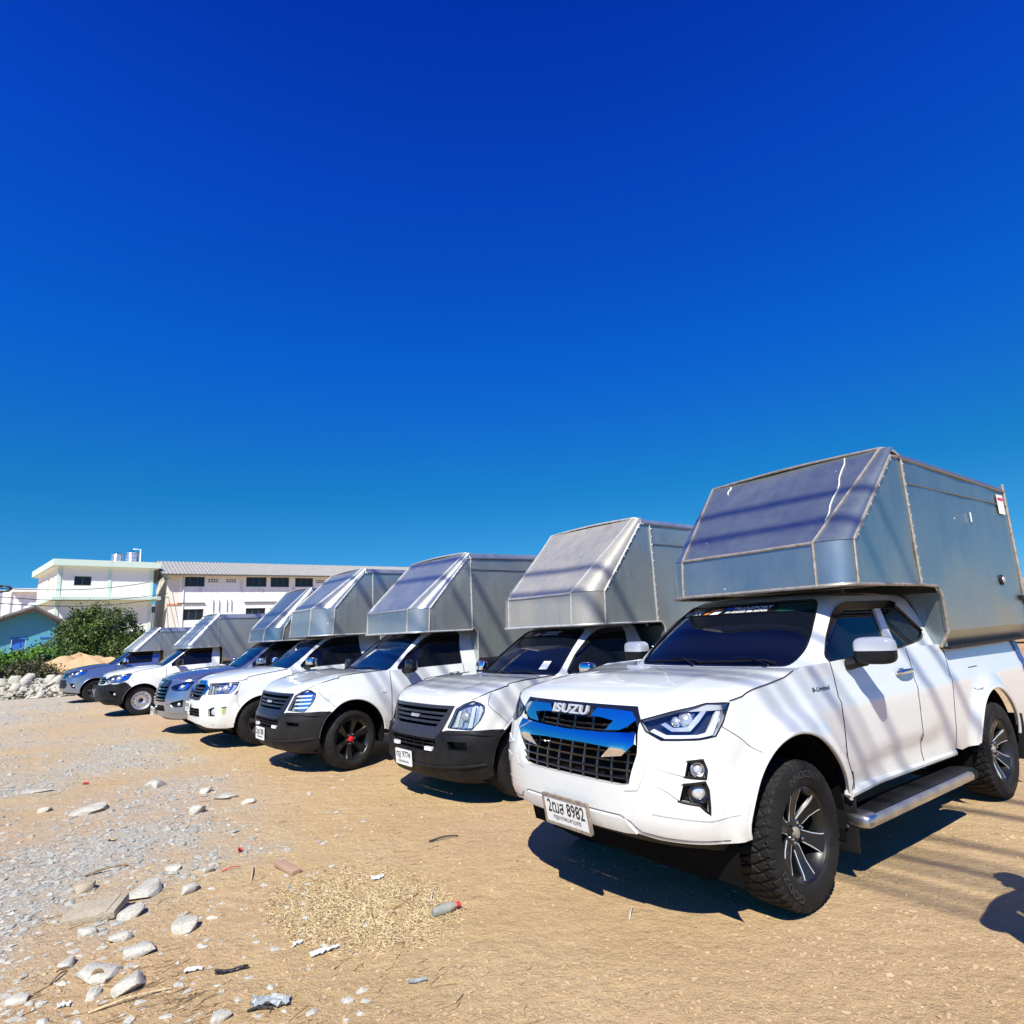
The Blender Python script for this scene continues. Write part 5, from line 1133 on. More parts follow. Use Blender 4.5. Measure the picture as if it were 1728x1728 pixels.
def ground_bits():
    rng = np.random.default_rng(5); P = []; S_ = []; G = []; Sg = []
    while len(P) < 17000:
        r = 2.4*(14/2.4)**rng.random(); a = R(rng.uniform(-44, 44)); x, y = r*math.sin(a), r*math.cos(a)
        if noise.noise(Vector((x*.9, y*.9, 3)))+rng.uniform(-.5, .5) < -.15: continue
        P.append((x, y, gz(x, y))); S_.append(.0030+.012*rng.random()**4+.0009*r*rng.random())
    cand = [(2.6*(26/2.6)**rng.random(), R(rng.uniform(-44, 0))) for _ in range(72000)]; cand = [(r*math.sin(a), r*math.cos(a), r) for r, a in cand]
    for (x, y, r), gv in zip(cand, grey_zones([c[:2] for c in cand])):
        if gv < .22+.62*rng.random()**.8 or len(G) > 26000: continue
        G.append((x, y, gz(x, y))); Sg.append(.0045+.030*rng.random()**5+.0013*r*rng.random()**2)
    scatter_stones('gravel', np.array(P), np.array(S_), 'pebble_tan', 'fine tan gravel strewn over the dirt lot', 'gravel', .7, 2)
    scatter_stones('crushed_concrete', np.array(G), np.array(Sg), 'pebble_grey', 'crushed grey concrete spread over the left of the lot', 'gravel', .6, 3)
    M_ = []; Sm = []
    for _ in range(900):
        px, py = 620*rng.random()**1.5, rng.uniform(1260, 1728); p = ground_at(px, py); M_.append((p.x, p.y, gz(p.x, p.y)-.002)); Sm.append(.008+.030*rng.random()**3)
    scatter_stones('loose_stones', np.array(M_), np.array(Sm), 'concrete_stone', 'small loose stones half sunk in the dirt on the left', 'stones', .55, 14)
    def bits(name, pts, ln, wd, mat, label, cat, seed, up=.25):
        rg = random.Random(seed); mb_v = []; mb_f = []
        for (x, y) in pts:
            l = ln[0]+(ln[1]-ln[0])*rg.random()**2; w = wd[0]+(wd[1]-wd[0])*rg.random(); a = rg.uniform(0, math.pi)*1.0; z = gz(x, y)+w*.6
            if mat == 'twig': a = rg.gauss(.55, .5)
            d = Vector((math.cos(a), math.sin(a), rg.uniform(-up, up))).normalized(); s = Vector((-d.y, d.x, 0)).normalized()*w; u = Vector((0, 0, w)); k = rg.uniform(-.2, .2)*l
            p0 = Vector((x, y, z+abs(d.z)*l*.5)); pts3 = [p0-d*l/2, p0+s.normalized()*k, p0+d*l/2]; b = len(mb_v)
            for q in pts3: mb_v += [q+s, q-s*.6+u, q-s*.6-u]
            for i in range(2):
                for j in range(3): mb_f.append((b+i*3+j, b+i*3+(j+1) % 3, b+i*3+3+(j+1) % 3, b+i*3+3+j))
        return tag(mesh_obj(name, mb_v, mb_f, mat, None, False), label, cat, kind='stuff')
    rg = random.Random(8); pts = []
    c0 = ground_at(612, 1535)
    for _ in range(15000):
        px, py = rg.gauss(612, 88), rg.gauss(1532, 34)
        if (px-612)**2/175**2+(py-1532)**2/80**2 > 1: continue
        if noise.noise(Vector((px*.02, py*.035, 1))) < rg.uniform(-.75, .25): continue
        p = ground_at(px, py); pts.append((p.x, p.y))
    bits('straw', pts, (.008, .035), (.0012, .0028), 'straw', 'patch of chopped golden straw on the dirt', 'straw', 4, .5)
    pts = []
    for _ in range(1100):
        px, py = rg.uniform(0, 900), rg.uniform(1290, 1728)
        if noise.noise(Vector((px*.008, py*.015, 5))) < rg.uniform(-.1, .5): continue
        p = ground_at(px, py); pts.append((p.x, p.y))
    for _ in range(150):
        p = ground_at(rg.gauss(270, 60), rg.gauss(1665, 28)); pts.append((p.x, p.y))
    bits('dry_twigs', pts, (.02, .13), (.0010, .0024), 'twig', 'dry twigs and stalks scattered over the lot', 'twigs', 6, .08)
def stone(name, px, py, wpx, hz_, mat, label, cat, group=None, seed=1, flat=.5, asp=.7, rot=None):
    hz = hz_*1.5; c = ground_at(px, py); d = (c-Vector((0, 0, CAM_H))).dot(fw); w = wpx/F_PX*d; rg = random.Random(seed)
    bm = bmesh.new()
    for i in range(22):
        a = rg.uniform(0, 2*math.pi); q = rg.uniform(.62, 1.05); z = rg.choice((-.6, .1, .4, .7, 1.0))*rg.uniform(.7, 1)
        k = math.sqrt(max(.05, 1-.55*max(0, z)**2)); bm.verts.new((math.cos(a)*q*k*w/2, math.sin(a)*q*k*w/2*asp*1.6, z*hz/2))
    r_ = bmesh.ops.convex_hull(bm, input=bm.verts); bmesh.ops.delete(bm, geom=[v for v in bm.verts if not v.link_faces], context='VERTS')
    bmesh.ops.bevel(bm, geom=bm.edges[:], offset=min(w, hz)*.06, segments=1, affect='EDGES', clamp_overlap=True)
    me = bpy.data.meshes.new(name); bm.to_mesh(me); bm.free(); me.materials.append(M(mat)); me.shade_smooth(); me.set_sharp_from_angle(angle=R(34))
    o = bpy.data.objects.new(name, me); COL.objects.link(o); o.location = (c.x, c.y, gz(c.x, c.y)+hz*.10); o.rotation_euler = (rg.uniform(-.1, .1), rg.uniform(-.1, .1), rg.uniform(-.5, .5) if rot is None else rot)
    return tag(o, label, cat, group)
def scrap(name, px, py, w, h, mat, label, cat, seed=1, rot=0, crumple=.02, thick=.003, outline=None):
    """a crumpled flat piece of litter lying on the ground"""
    c = ground_at(px, py); rg = random.Random(seed); so = Vector((rg.random()*40, rg.random()*40, 0)); nx, ny = 10, 6; mb = MB()
    def f(u, v):
        x = (u-.5)*w*(1+.25*noise.noise(Vector((v*3, 0, 0))+so)); y = (v-.5)*h*(1+.5*noise.noise(Vector((u*3.5, 1, 0))+so))+.25*h*math.sin(u*4+seed)
        return Vector((x, y, .008+crumple*(abs(noise.noise(Vector((u*4, v*4, 2))+so))+.3*abs(noise.noise(Vector((u*9, v*9, 2))+so)))))
    mb.grid(f, nx, ny); n = len(mb.v); mb.add([v-Vector((0, 0, thick)) for v in mb.v[:n]], [tuple(reversed(q)) for q in mb.f[:nx*ny]])
    o = mb.build(name, mat, None, False); o.location = (c.x, c.y, gz(c.x, c.y)); o.rotation_euler = (0, 0, rot); return tag(o, label, cat)
def litter():
    G = 'pale stones among the rubble'
    for i, (px, py, w, hz, lab, asp, mt) in enumerate([
        (240, 1507, 58, .07, 'largest pale flat stone, right above the chalky block beside the tile', .95, 'concrete_stone'), (224, 1543, 52, .06, 'chalky rectangular block touching the right end of the broken tile', .55, 'concrete_stone'),
        (312, 1563, 52, .06, 'pale angular stone left of the straw patch', .75, 'concrete_stone'), (203, 1583, 40, .05, 'small bluish-white stone below the broken tile', .5, 'concrete_stone'), (236, 1606, 62, .05, 'long low stone half buried in sand, above the twig heap', .5, 'concrete_stone'),
        (166, 1640, 84, .05, 'widest flat stone with a dark brown stick lying on it', .45, 'concrete_stone'), (219, 1659, 58, .06, 'rounded stone beside the flat stone with the dark stick', .75, 'concrete_stone'),
        (158, 1671, 24, .04, 'small upright stone below the flat stone with the dark stick', .9, 'concrete_stone'), (322, 1497, 30, .05, 'small pointed pale stone above the straw edge', 1.0, 'concrete_stone'), (146, 1571, 42, .04, 'white crumbly stone under the broken tile', .45, 'concrete_stone'),
        (144, 1500, 36, .06, 'brown stone above the broken tile', .7, 'tile_stone'), (292, 1465, 28, .04, 'left one of two pale stones in a line above the largest stone', .5, 'concrete_stone'), (352, 1467, 30, .03, 'right one of two pale stones in a line above the largest stone', .6, 'concrete_stone'),
        (332, 1370, 30, .09, 'dark-sided angular grey stone out on the gravel', .7, 'concrete_stone'), (150, 1366, 74, .05, 'broad smooth grey slab sunk in the crushed concrete', .6, 'concrete_stone'), (262, 1326, 34, .09, 'whitish lumpy rock in the middle of the lot', .7, 'concrete_stone'),
        (382, 1343, 44, .05, 'low grey rock nearest to the red-capped wheel truck', .5, 'concrete_stone'), (348, 1334, 28, .06, 'small grey rock left of the low grey rock', .7, 'concrete_stone'), (420, 1352, 36, .05, 'elongated grey rock right of the low grey rock', .4, 'concrete_stone'),
        (76, 1365, 26, .05, 'whitish stone left of the sunken slab', .6, 'concrete_stone'), (60, 1335, 60, .04, 'long whitish ridge of concrete at the left edge', .35, 'concrete_stone'), (522, 1339, 11, .03, 'lone pebble in front of the second truck', .9, 'concrete_stone'),
        (112, 1628, 24, .04, 'half buried stone left of the flat stone with the dark stick', 1.0, 'concrete_stone'), (372, 1713, 40, .03, 'grey stone at the bottom edge of the lot', .7, 'concrete_stone'), (30, 1682, 40, .04, 'greenish flat stone in the bottom left corner', .6, 'concrete_stone')]):
        stone('stone', px, py, w, hz, mt, lab, 'stone', G, 20+i, asp=asp)
    c = ground_at(160, 1544); o = MB().box((0, 0, 0), (.30, .21, .045), None, .008).build('broken_tile', 'tile_stone', None); o.location = (c.x, c.y, gz(c.x, c.y)+.03); o.rotation_euler = (R(7), R(-5), R(10)); tag(o, 'flat brown broken tile lying between the pale stones', 'tile')
    MB().box((.09, 0, .024), (.03, .20, .006)).build('tile_rib', 'tile_stone', o, False)
    c = ground_at(485, 1464); o = MB().box((0, 0, 0), (.26, .075, .028), None, .004).build('wooden_board', 'pink_board', None); o.location = (c.x, c.y, gz(c.x, c.y)+.02); o.rotation_euler = (0, R(3), R(-42)); tag(o, 'short pinkish wooden board above the straw patch', 'board')
    c = ground_at(752, 1537); b = empty('plastic_bottle', (c.x, c.y, gz(c.x, c.y)+.026), R(38), 'crushed grey bottle with a red cap right of the straw', 'bottle')
    MB().lathe([(-.085, .002), (-.085, .020), (-.06, .027), (.02, .029), (.05, .022), (.068, .012), (.075, .012)], 16, 'X').build('bottle_body', 'bottle_grey', b); MB().lathe([(.070, .002), (.070, .016), (.094, .016), (.094, .002)], 14, 'X').build('bottle_cap', 'red_scrap', b)
    scrap('paper_scrap', 637, 1479, .085, .055, 'paper', 'small white paper on the upper part of the straw', 'paper', 3, .2)
    scrap('paper_scrap', 548, 1601, .15, .045, 'paper', 'long white paper strip below the straw patch', 'paper', 4, .35)
    scrap('paper_scrap', 502, 1591, .045, .035, 'paper', 'tiny white paper left of the long paper strip', 'paper', 5, .2)
    scrap('paper_scrap', 327, 1632, .085, .028, 'paper', 'folded white paper with blue edge near the dark rubber strip', 'paper', 6, .3)
    scrap('paper_scrap', 108, 1689, .05, .03, 'paper', 'white paper bit at the bottom left', 'paper', 7, .5)
    scrap('plastic_scrap', 457, 1688, .17, .075, 'grey_plastic', 'crumpled grey plastic bag near the bottom edge', 'plastic', 8, .25, .05)
    scrap('plastic_scrap', 705, 1652, .085, .022, 'grey_plastic', 'thin grey plastic sliver right of the crumpled bag', 'plastic', 9, .2, .01)
    scrap('rubber_strip', 391, 1633, .15, .022, 'dark_rubber_scrap', 'curved dark rubber strip below the straw patch', 'rubber', 10, .3, .03)
    scrap('plastic_scrap', 405, 1436, .03, .05, 'red_scrap', 'bright red plastic scrap above the pinkish board', 'plastic', 12, .5, .05)
    scrap('plastic_scrap', 145, 1321, .06, .05, 'red_scrap', 'dull red plastic scrap out on the gravel', 'plastic', 13, .5, .04)
    scrap('orange_peel', 188, 1417, .06, .05, 'straw', 'yellowish scrap on the crushed concrete', 'scrap', 14, .5, .04)
    def stick(px0, py0, px1, py1, r, mat, lab, bend=.02):
        a, b = ground_at(px0, py0), ground_at(px1, py1); pts = []
        for i in range(9):
            t = i/8; p = a.lerp(b, t); pts.append((p.x, p.y, gz(p.x, p.y)+r+.05*bend+bend*math.sin(math.pi*t)*.6))
        tag(MB().tube(pts, [r*(1-.4*i/8) for i in range(9)], 7).build('stick', mat, None), lab, 'stick')
    stick(724, 1418, 773, 1409, .008, 'dark_rubber_scrap', 'black bent stick in front of the nearest truck'); stick(153, 1651, 176, 1646, .014, 'twig', 'dark brown stick lying on the widest flat stone', .05)
    stick(150, 1699, 290, 1660, .006, 'straw', 'long pale stalk across the bottom twig heap'); stick(727, 1518, 731, 1502, .004, 'paper', 'thin white stick right of the straw'); stick(143, 1480, 217, 1462, .008, 'twig', 'dark branch lying above the largest pale stone', .03)
    stick(375, 1468, 404, 1459, .004, 'red_scrap', 'thin red strip left of the pinkish board'); stick(424, 1483, 428, 1459, .006, 'straw', 'short pale stick beside the pinkish board'); stick(418, 1701, 462, 1698, .006, 'dark_rubber_scrap', 'thin dark stick under the crumpled bag')
    stick(84, 1658, 112, 1636, .006, 'twig', 'short dark twig left of the widest flat stone'); stick(1062, 1548, 1068, 1530, .004, 'paper', 'thin white straw in front of the nearest truck')
    # heaps and hose at the back
    def heap(name, px, depth, rx, ry, h, mat, label, cat, seed, kind=None, base=1150):
        c = at(px, base, depth); n1, n2 = 40, 16; so = seed*3.7
        def f(u, v):
            a = 2*math.pi*u; q = v; z = h*(1-q**2.6)**1.1*(1+.30*noise.noise(Vector((math.cos(a)*2, math.sin(a)*2, so+q*2))))*(1 if q < 1 else 0)
            k = 1+.25*noise.noise(Vector((math.cos(a)*1.3, math.sin(a)*1.3, so)))
            return Vector((c.x+math.cos(a)*rx*q*k, c.y+math.sin(a)*ry*q*k, z-.04+.06*noise.noise(Vector((math.cos(a)*6*q, math.sin(a)*6*q, so)))))
        return tag(MB().grid(f, n1, n2, 0, 1, .001, 1).build(name, mat, None, True, 80), label, cat, kind=kind)
    heap('sand_heap', 133, 27.5, 3.0, 2.0, 1.38, 'sand', 'heap of orange sand behind the grey-blue truck', 'sand', 2)
    rb = np.random.default_rng(4); P = []; S_ = []
    c = at(38, 1150, 23.5)
    for i in range(900):
        a, q = rb.uniform(0, 6.28), math.sqrt(rb.random()); x, y = c.x+math.cos(a)*q*2.7, c.y+math.sin(a)*q*1.1; P.append((x, y, .66*(1-q**1.5)+rb.uniform(-.06, .05))); S_.append(.04+.13*rb.random()**2)
    scatter_stones('rubble_heap', np.array(P), np.array(S_), 'concrete_stone', 'heap of broken grey concrete left of the sand', 'rubble', .8, 9)
    for i in range(26):
        a, q = rb.uniform(3.2, 6.2), rb.uniform(.2, .95); x, y = c.x+math.cos(a)*q*2.7, c.y+math.sin(a)*q*1.1; bm_seed = 100+i
        o = stone('concrete_chunk', 100, 1400, 40, .2, 'concrete_stone', 'one of the bigger broken concrete chunks on the rubble heap', 'rubble', 'concrete chunks on the rubble heap', bm_seed)
        o.location = (x, y, .66*(1-q**1.5)+.04); k = rb.uniform(1.0, 2.2); o.scale = (k, k, k*.9)
    pts = []
    for i in range(24):
        t = i/23; p = ground_at(10+82*t, 1173-12*t+1.2*math.sin(t*9)); pts.append((p.x, p.y, .03))
    tag(MB().tube(pts, .05, 8).build('black_pipe', 'black_plastic', None), 'black pipe lying in front of the rubble heap', 'pipe')
    pts = []
    for i in range(40):
        t = i/39; p = ground_at(150+170*t, 1178+38*t+2*math.sin(t*6)); pts.append((p.x, p.y, gz(p.x, p.y)+.02))
    tag(MB().tube(pts, .016, 6).build('ground_cable', 'dark_rubber_scrap', None), 'thin dark cable on the dirt running under the far trucks', 'cable')

# ------------------------------------------------------------------ plants
def leaf_mat(name, a, b):
    m, nt, p = nodes_of(name); n = tex_noise(nt, 1.2, 3); r = ramp(nt, n.outputs['Fac'], [(.35, a), (.65, b)]); nt.links.new(r.outputs[0], p.inputs['Base Color'])
    p.inputs['Roughness'].default_value = .5; p.inputs['Specular IOR Level'].default_value = .4; p.inputs['Subsurface Weight'].default_value = 0; return m
leaf_mat('leaf_dark', (.045, .08, .014), (.12, .17, .035)); leaf_mat('leaf_bright', (.07, .17, .01), (.13, .26, .03)); leaf_mat('leaf_dry', (.055, .06, .022), (.12, .11, .045)); plain('bark', (.10, .075, .05), .9, var=.3)
def leaves(pts, size, seed, mat, name, parent, droop=.6):
    rg = np.random.default_rng(seed); n = len(pts); P = np.array(pts); s = size*rg.uniform(.6, 1.4, n)
    d = rg.normal(size=(n, 3)); d[:, 2] -= droop; d /= np.linalg.norm(d, axis=1)[:, None]; e = rg.normal(size=(n, 3)); e -= (e*d).sum(1)[:, None]*d; e /= np.linalg.norm(e, axis=1)[:, None]
    q = np.stack([P-e*s[:, None]*.28, P+d*s[:, None]*.45, P+e*s[:, None]*.28, P-d*s[:, None]*.55], 1).reshape(-1, 3)
    return mesh_obj(name, q.tolist(), np.arange(4*n).reshape(-1, 4).tolist(), mat, parent, False)
def bush(name, c, w, h, n, size, mat, label, cat, seed, stems=60, arch=1.0, group=None, dep=.8):
    rg = random.Random(seed); t = empty(name, (c.x, c.y, 0), 0, label, cat, group); pts = []; br = MB()
    for i in range(stems):
        a = rg.uniform(0, 2*math.pi); out = w/2*rg.uniform(.2, 1.15); top = h*rg.uniform(.55, 1.0)*(1-.45*(out/(w/2))**2); p = Vector((rg.uniform(-.3, .3), rg.uniform(-.3, .3), 0)); line = []
        for k in range(13):
            u = k/12; rad = out*u**.9; z = top*math.sin(min(1, u*1.05)*math.pi*.5)**.8-arch*top*.38*max(0, u-.6)**1.3*2.5
            line.append(p+Vector((math.cos(a)*rad, math.sin(a)*rad*dep, max(.1, z)))+Vector((noise.noise(Vector((i, u*3, 0))), noise.noise(Vector((i, u*3, 5))), 0))*.25)
        br.tube(line, [.035*(1-u/14) for u in range(13)], 5, False); m = n//stems
        for _ in range(m):
            u = rg.random()**.6; k = min(11, int(u*12)); q = line[k].lerp(line[k+1], u*12-k); sp = .10+.22*(1-u)
            pts.append(tuple(q+Vector((rg.gauss(0, sp), rg.gauss(0, sp), rg.gauss(0, sp*.8)))))
    br.build('stem', 'bark', t); leaves(pts, size, seed, mat, 'foliage', t); return t
def plants():
    c = at(163, 1120, 31.5); bush('large_bush', c, 5.8, 4.7, 34000, .125, 'leaf_dark', 'large dark feathery bush behind the sand heap', 'bush', 3, 110, 1.0)
    c = at(213, 1120, 30.5); bush('large_bush', c, 3.6, 3.0, 13000, .11, 'leaf_dark', 'lower bush spilling to the right of the large bush, behind the far trucks', 'bush', 7, 70, 1.2)
    c = at(110, 1120, 30); bush('large_bush', c, 2.8, 2.6, 8000, .11, 'leaf_dark', 'smaller dark bush left of the large bush', 'bush', 9, 50, 1.1)
    for i, (px, h) in enumerate(((10, 2.1), (48, 2.15), (80, 1.95))):
        c = at(px, 1120, 27.5); bush('green_shrub', c, 2.0, h, 3600, .15, 'leaf_bright', ['bright green shrub at the left edge of the picture', 'bright green shrub in front of the blue door', 'bright green shrub touching the dark bush'][i], 'shrub', 20+i, 44, .6, 'bright green shrubs')
    for i, (px, h) in enumerate(((5, 1.25), (36, 1.45), (68, 1.5))):
        c = at(px, 1130, 25.5); bush('dry_shrub', c, 1.6, h, 2600, .10, 'leaf_dry', ['dry brown shrub at the left edge above the rubble', 'dry brown shrub right behind the rubble heap', 'dry brown shrub between rubble and sand heap'][i], 'shrub', 30+i, 50, .3, 'dry brown shrubs')
    # far greenery on the right, beyond the nearest truck
    c = at(1735, 1075, 24); bush('green_shrub', c, 4.0, 3.0, 6000, .2, 'leaf_dark', 'distant dark shrub at the right edge behind the nearest truck', 'shrub', 41, 60, .8)

# ------------------------------------------------------------------ buildings
def wall_mat(name, col, stain=.4, scol=(.32, .32, .30)):
    m, nt, p = nodes_of(name); tc = nt.nodes.new('ShaderNodeTexCoord'); o = tc.outputs['Object']; n = tex_noise(nt, .9, 7, .7, vec=o)
    mp = nt.nodes.new('ShaderNodeMapping'); mp.inputs['Scale'].default_value = (3, 3, .35); nt.links.new(o, mp.inputs['Vector']); n2 = tex_noise(nt, 1, 6, .65, vec=mp.outputs[0])
    f = math_n(nt, 'MULTIPLY', ramp(nt, n.outputs['Fac'], [(.50, 0), (.66, 1)]).outputs[0], ramp(nt, n2.outputs['Fac'], [(.45, 0), (.65, stain)]).outputs[0])
    nt.links.new(mixc(nt, f, col, scol), p.inputs['Base Color']); p.inputs['Roughness'].default_value = .85; p.inputs['Specular IOR Level'].default_value = .2; return m
wall_mat('cream_wall', (.84, .84, .77), .1); wall_mat('mint_trim', (.62, .76, .66), .5, (.36, .37, .30)); wall_mat('white_wall', (.82, .85, .87), .85); wall_mat('beige_pilaster', (.74, .71, .62), .3)
wall_mat('teal_wall', (.09, .33, .45), .15); wall_mat('factory_white', (.86, .87, .88), .15); plain('window_dark', (.015, .016, .018), .12, var=.2, scale=1.5); plain('window_frame', (.10, .10, .10), .5); plain('roof_sheet', (.34, .325, .29), .6, .1, var=.12, scale=2)
plain('roof_dark', (.10, .09, .08), .8, var=.3); plain('tile_roof', (.24, .22, .20), .8, var=.3, scale=3); plain('blue_door', (.03, .14, .55), .4); plain('steel_tank', (.70, .70, .72), .18, 1, var=.1, scale=3); plain('orange_pipe', (.70, .28, .12), .6); plain('grey_shed', (.30, .30, .29), .7, .2, var=.2); plain('red_roof', (.40, .07, .05), .7, var=.2)
def buildings():
    class Fr:                                            # local frame: a along the front, b backwards, z up
        def __init__(s, o, ang): s.o = Vector((o[0], o[1], 0)); s.A = Vector((math.cos(ang), math.sin(ang), 0)); s.B = Vector((-math.sin(ang), math.cos(ang), 0)); s.ang = ang
        def box(s, mb, a0, a1, b0, b1, z0, z1):
            mb.box(((a0+a1)/2, (b0+b1)/2, (z0+z1)/2), (a1-a0, b1-b0, z1-z0)); return mb
    def holed(name, w, z0, z1, holes, mat, parent, y, seg=2):
        return panel(name, [(w[0], z0), (w[1], z0), (w[1], z1), (w[0], z1)], lambda a, b: (a, y, b), mat, parent, holes=[[(h[0], h[2]), (h[1], h[2]), (h[1], h[3]), (h[0], h[3])] for h in holes], thick=.22, g=2.0, seg=1.0, smooth=False)
    def window(parent, a0, a1, z0, z1, y, bars=2):
        wf = MB(); fr = .05
        for (p, q, r_, s) in ((a0, a1, z0, z0+fr), (a0, a1, z1-fr, z1), (a0, a0+fr, z0, z1), (a1-fr, a1, z0, z1)): wf.box(((p+q)/2, y+.12, (r_+s)/2), (q-p, .06, s-r_))
        for i in range(1, bars+1):
            x = a0+(a1-a0)*i/(bars+1); wf.box((x, y+.12, (z0+z1)/2), (.04, .05, z1-z0-2*fr))
        o = wf.build('window', 'window_frame', parent, False); MB().box(((a0+a1)/2, y+.16, (z0+z1)/2), (a1-a0, .02, z1-z0)).build('pane', 'window_dark', o, False); return o
    # two-storey cream building with mint bands
    f = Fr((-33.19, 44.87), R(45)); t = empty('cream_building', f.o, f.ang, 'cream two-storey building with pale green parapet and water tanks on its roof', 'building')
    holed('wall', (0, 6.15), 0, 7.8, [(.96, 2.04, 6.4, 7.1)], 'cream_wall', t, 0); window(t, .96, 2.04, 6.4, 7.1, 0, 1)
    o = panel('wall', [(-9.0, 0), (0, 0), (0, 7.8), (-9.0, 7.8)], lambda a, b: (0, -a, b), 'cream_wall', t, holes=[[(-4.4, 6.0), (-3.7, 6.0), (-3.7, 7.2), (-4.4, 7.2)], [(-2.3, 6.3), (-1.9, 6.3), (-1.9, 7.2), (-2.3, 7.2)]], thick=.2, g=2, seg=1, smooth=False)
    MB().box((.16, 4.05, 6.6), (.02, .7, 1.2)).build('window', 'window_dark', t, False); MB().box((.16, 2.1, 6.75), (.02, .4, .9)).build('window', 'window_dark', t, False)
    MB().box((6.15-.1, 4.5, 3.9), (.2, 9, 7.8)).build('wall', 'cream_wall', t, False); MB().box((3.1, 9, 3.9), (6.1, .2, 7.8)).build('wall', 'cream_wall', t, False)
    par = MB(); par.box((3.05, 4.3, 8.04), (7.0, 9.6, .46)); par.build('parapet', 'mint_trim', t, False); MB().box((3.05, 4.3, 7.78), (6.7, 9.3, .06)).build('soffit', 'cream_wall', t, False)
    MB().box((3.1, 3.6, 5.42), (7.0, 8.9, .22)).build('ledge', 'mint_trim', t, False)
    for x in (.04, 3.2, 6.06): MB().box((x, -.012, 3.9), (.24 if x != 3.2 else .22, .06, 7.72)).build('pilaster', 'mint_trim', t, False)
    for i, (x, y, r_, h) in enumerate(((5.3, 3.0, .50, 1.15), (4.35, 3.6, .42, 1.05))):
        k = empty('water_tank', f.o+f.A*x+f.B*y+Vector((0, 0, 8.27)), 0, ['larger steel water tank on the cream building roof', 'smaller steel water tank half behind the larger one on the cream building'][i], 'water tank', 'roof water tanks')
        prof = [(0, r_*.9)]; z = 0
        for j in range(10): prof += [(h*(j+.2)/10, r_), (h*(j+.5)/10, r_*.965), (h*(j+.8)/10, r_)]
        prof += [(h, r_*.9), (h+.10, r_*.3), (h+.12, .01)]
        MB().lathe(prof, 28, 'Z').build('tank_body', 'steel_tank', k)
    k = MB().tube([f.o+f.A*5.75+f.B*2.4+Vector((0, 0, 8.25)), f.o+f.A*5.75+f.B*2.4+Vector((0, 0, 9.65)), f.o+f.A*5.2+f.B*2.4+Vector((0, 0, 9.65))], .05, 6).build('roof_pipe', 'factory_white', None); tag(k, 'white bent pipe beside the roof water tanks', 'pipe')
    # long white building with sheet roof
    ang = math.atan2(.595, .804); f = Fr((-27.12, 50.08), ang); t = empty('white_building', f.o, ang, 'long stained white two-storey building with grey corrugated roof', 'building')
    Lw = 34; hs = []
    for s in range(4):
        o_ = s*9.0
        hs += [(o_+.2, o_+1.82, 6.38, 7.19), (o_+5.06, o_+6.74, 6.38, 7.22), (o_+7.08, o_+8.68, 6.36, 7.22), (o_+.23, o_+1.84, 3.67, 4.56), (o_+5.1, o_+6.71, 3.67, 4.56), (o_+7.1, o_+8.7, 3.67, 4.56)]
    hs = [h for h in hs if h[1] < Lw-.3]
    holed('wall', (0, Lw), 0, 7.55, hs, 'white_wall', t, 0)
    for h in hs: window(t, *h, 0, 2)
    MB().box((-.42, 3.6, 3.7), (.84, 7.2, 7.4)).build('pilaster', 'beige_pilaster', t, False); MB().box((Lw/2, 7.2, 3.7), (Lw, .2, 7.4)).build('wall', 'white_wall', t, False)
    for s in range(4):
        for x0 in (2.46, 3.84):
            x = s*9+x0
            for r_ in range(2):
                for c_ in range(4): MB().box((x-.30+.2*c_, -.005, 6.95-.16*r_), (.13, .03, .09)).build('vent_hole', 'window_dark', t, False)
        MB().box((s*9+.9, -.06, 5.03), (2.0, .14, .06)).build('sunshade', 'roof_dark', t, False); MB().box((s*9+6.9, -.06, 5.06), (3.9, .14, .06)).build('sunshade', 'roof_dark', t, False)
        for x in (2.55, 3.0, 3.6, 3.95): MB().tube([(s*9+x, -.06, 4.3), (s*9+x, -.06, 5.2), (s*9+x-.06, -.10, 5.28)], .035, 6).build('vent_pipe', 'grey_plastic', t)
    MB().tube([(.28, -.05, 0), (.28, -.05, 7.4)], .06, 6).build('drain_pipe', 'beige_pilaster', t); MB().box((-.42, -.02, 4.95), (.86, .06, .14)).build('orange_band', 'orange_pipe', t, False)
    gv = [(-.6, 0, 7.4), (-.6, 7.2, 7.4), (-.6, 3.6, 8.7)]; mesh_obj('gable', gv, [(0, 1, 2)], 'beige_pilaster', t, False)
    # corrugated roof: ridge along the building
    nA = int((Lw+3)*7)
    for sgn in (1, -1):
        vs = []
        for i in range(nA+1):
            a = -1.4+(Lw+2.4)*i/nA; w = .03*(1 if i % 2 else -1)
            vs += [(a, 3.6-sgn*4.35, 7.33+w), (a, 3.6, 8.83+w)]
        o = mesh_obj('roof', vs, [(2*i, 2*i+2, 2*i+3, 2*i+1) for i in range(nA)], 'roof_sheet', t, False)
    MB().box((-1.38, 1.45, 8.02), (.06, 4.6, .16), Matrix.Rotation(math.atan2(1.5, 4.35), 3, 'X')).build('verge', 'roof_dark', t, False); MB().box((-1.38, 5.75, 8.02), (.06, 4.6, .16), Matrix.Rotation(-math.atan2(1.5, 4.35), 3, 'X')).build('verge', 'roof_dark', t, False)
    MB().box((Lw/2, -.72, 7.28), (Lw+2.6, .05, .12)).build('fascia', 'roof_dark', t, False)
    # corrugated shed between the two
    p = at(258, 1060, 60); t = empty('metal_shed', (p.x, p.y, 0), ang, 'grey corrugated metal shed between the cream and the white building', 'shed'); vs = []
    for i in range(81): vs += [(-3+6*i/80, .05*(i % 2), 0), (-3+6*i/80, .05*(i % 2), 5.6)]
    mesh_obj('wall', vs, [(2*i, 2*i+2, 2*i+3, 2*i+1) for i in range(80)], 'grey_shed', t, False)
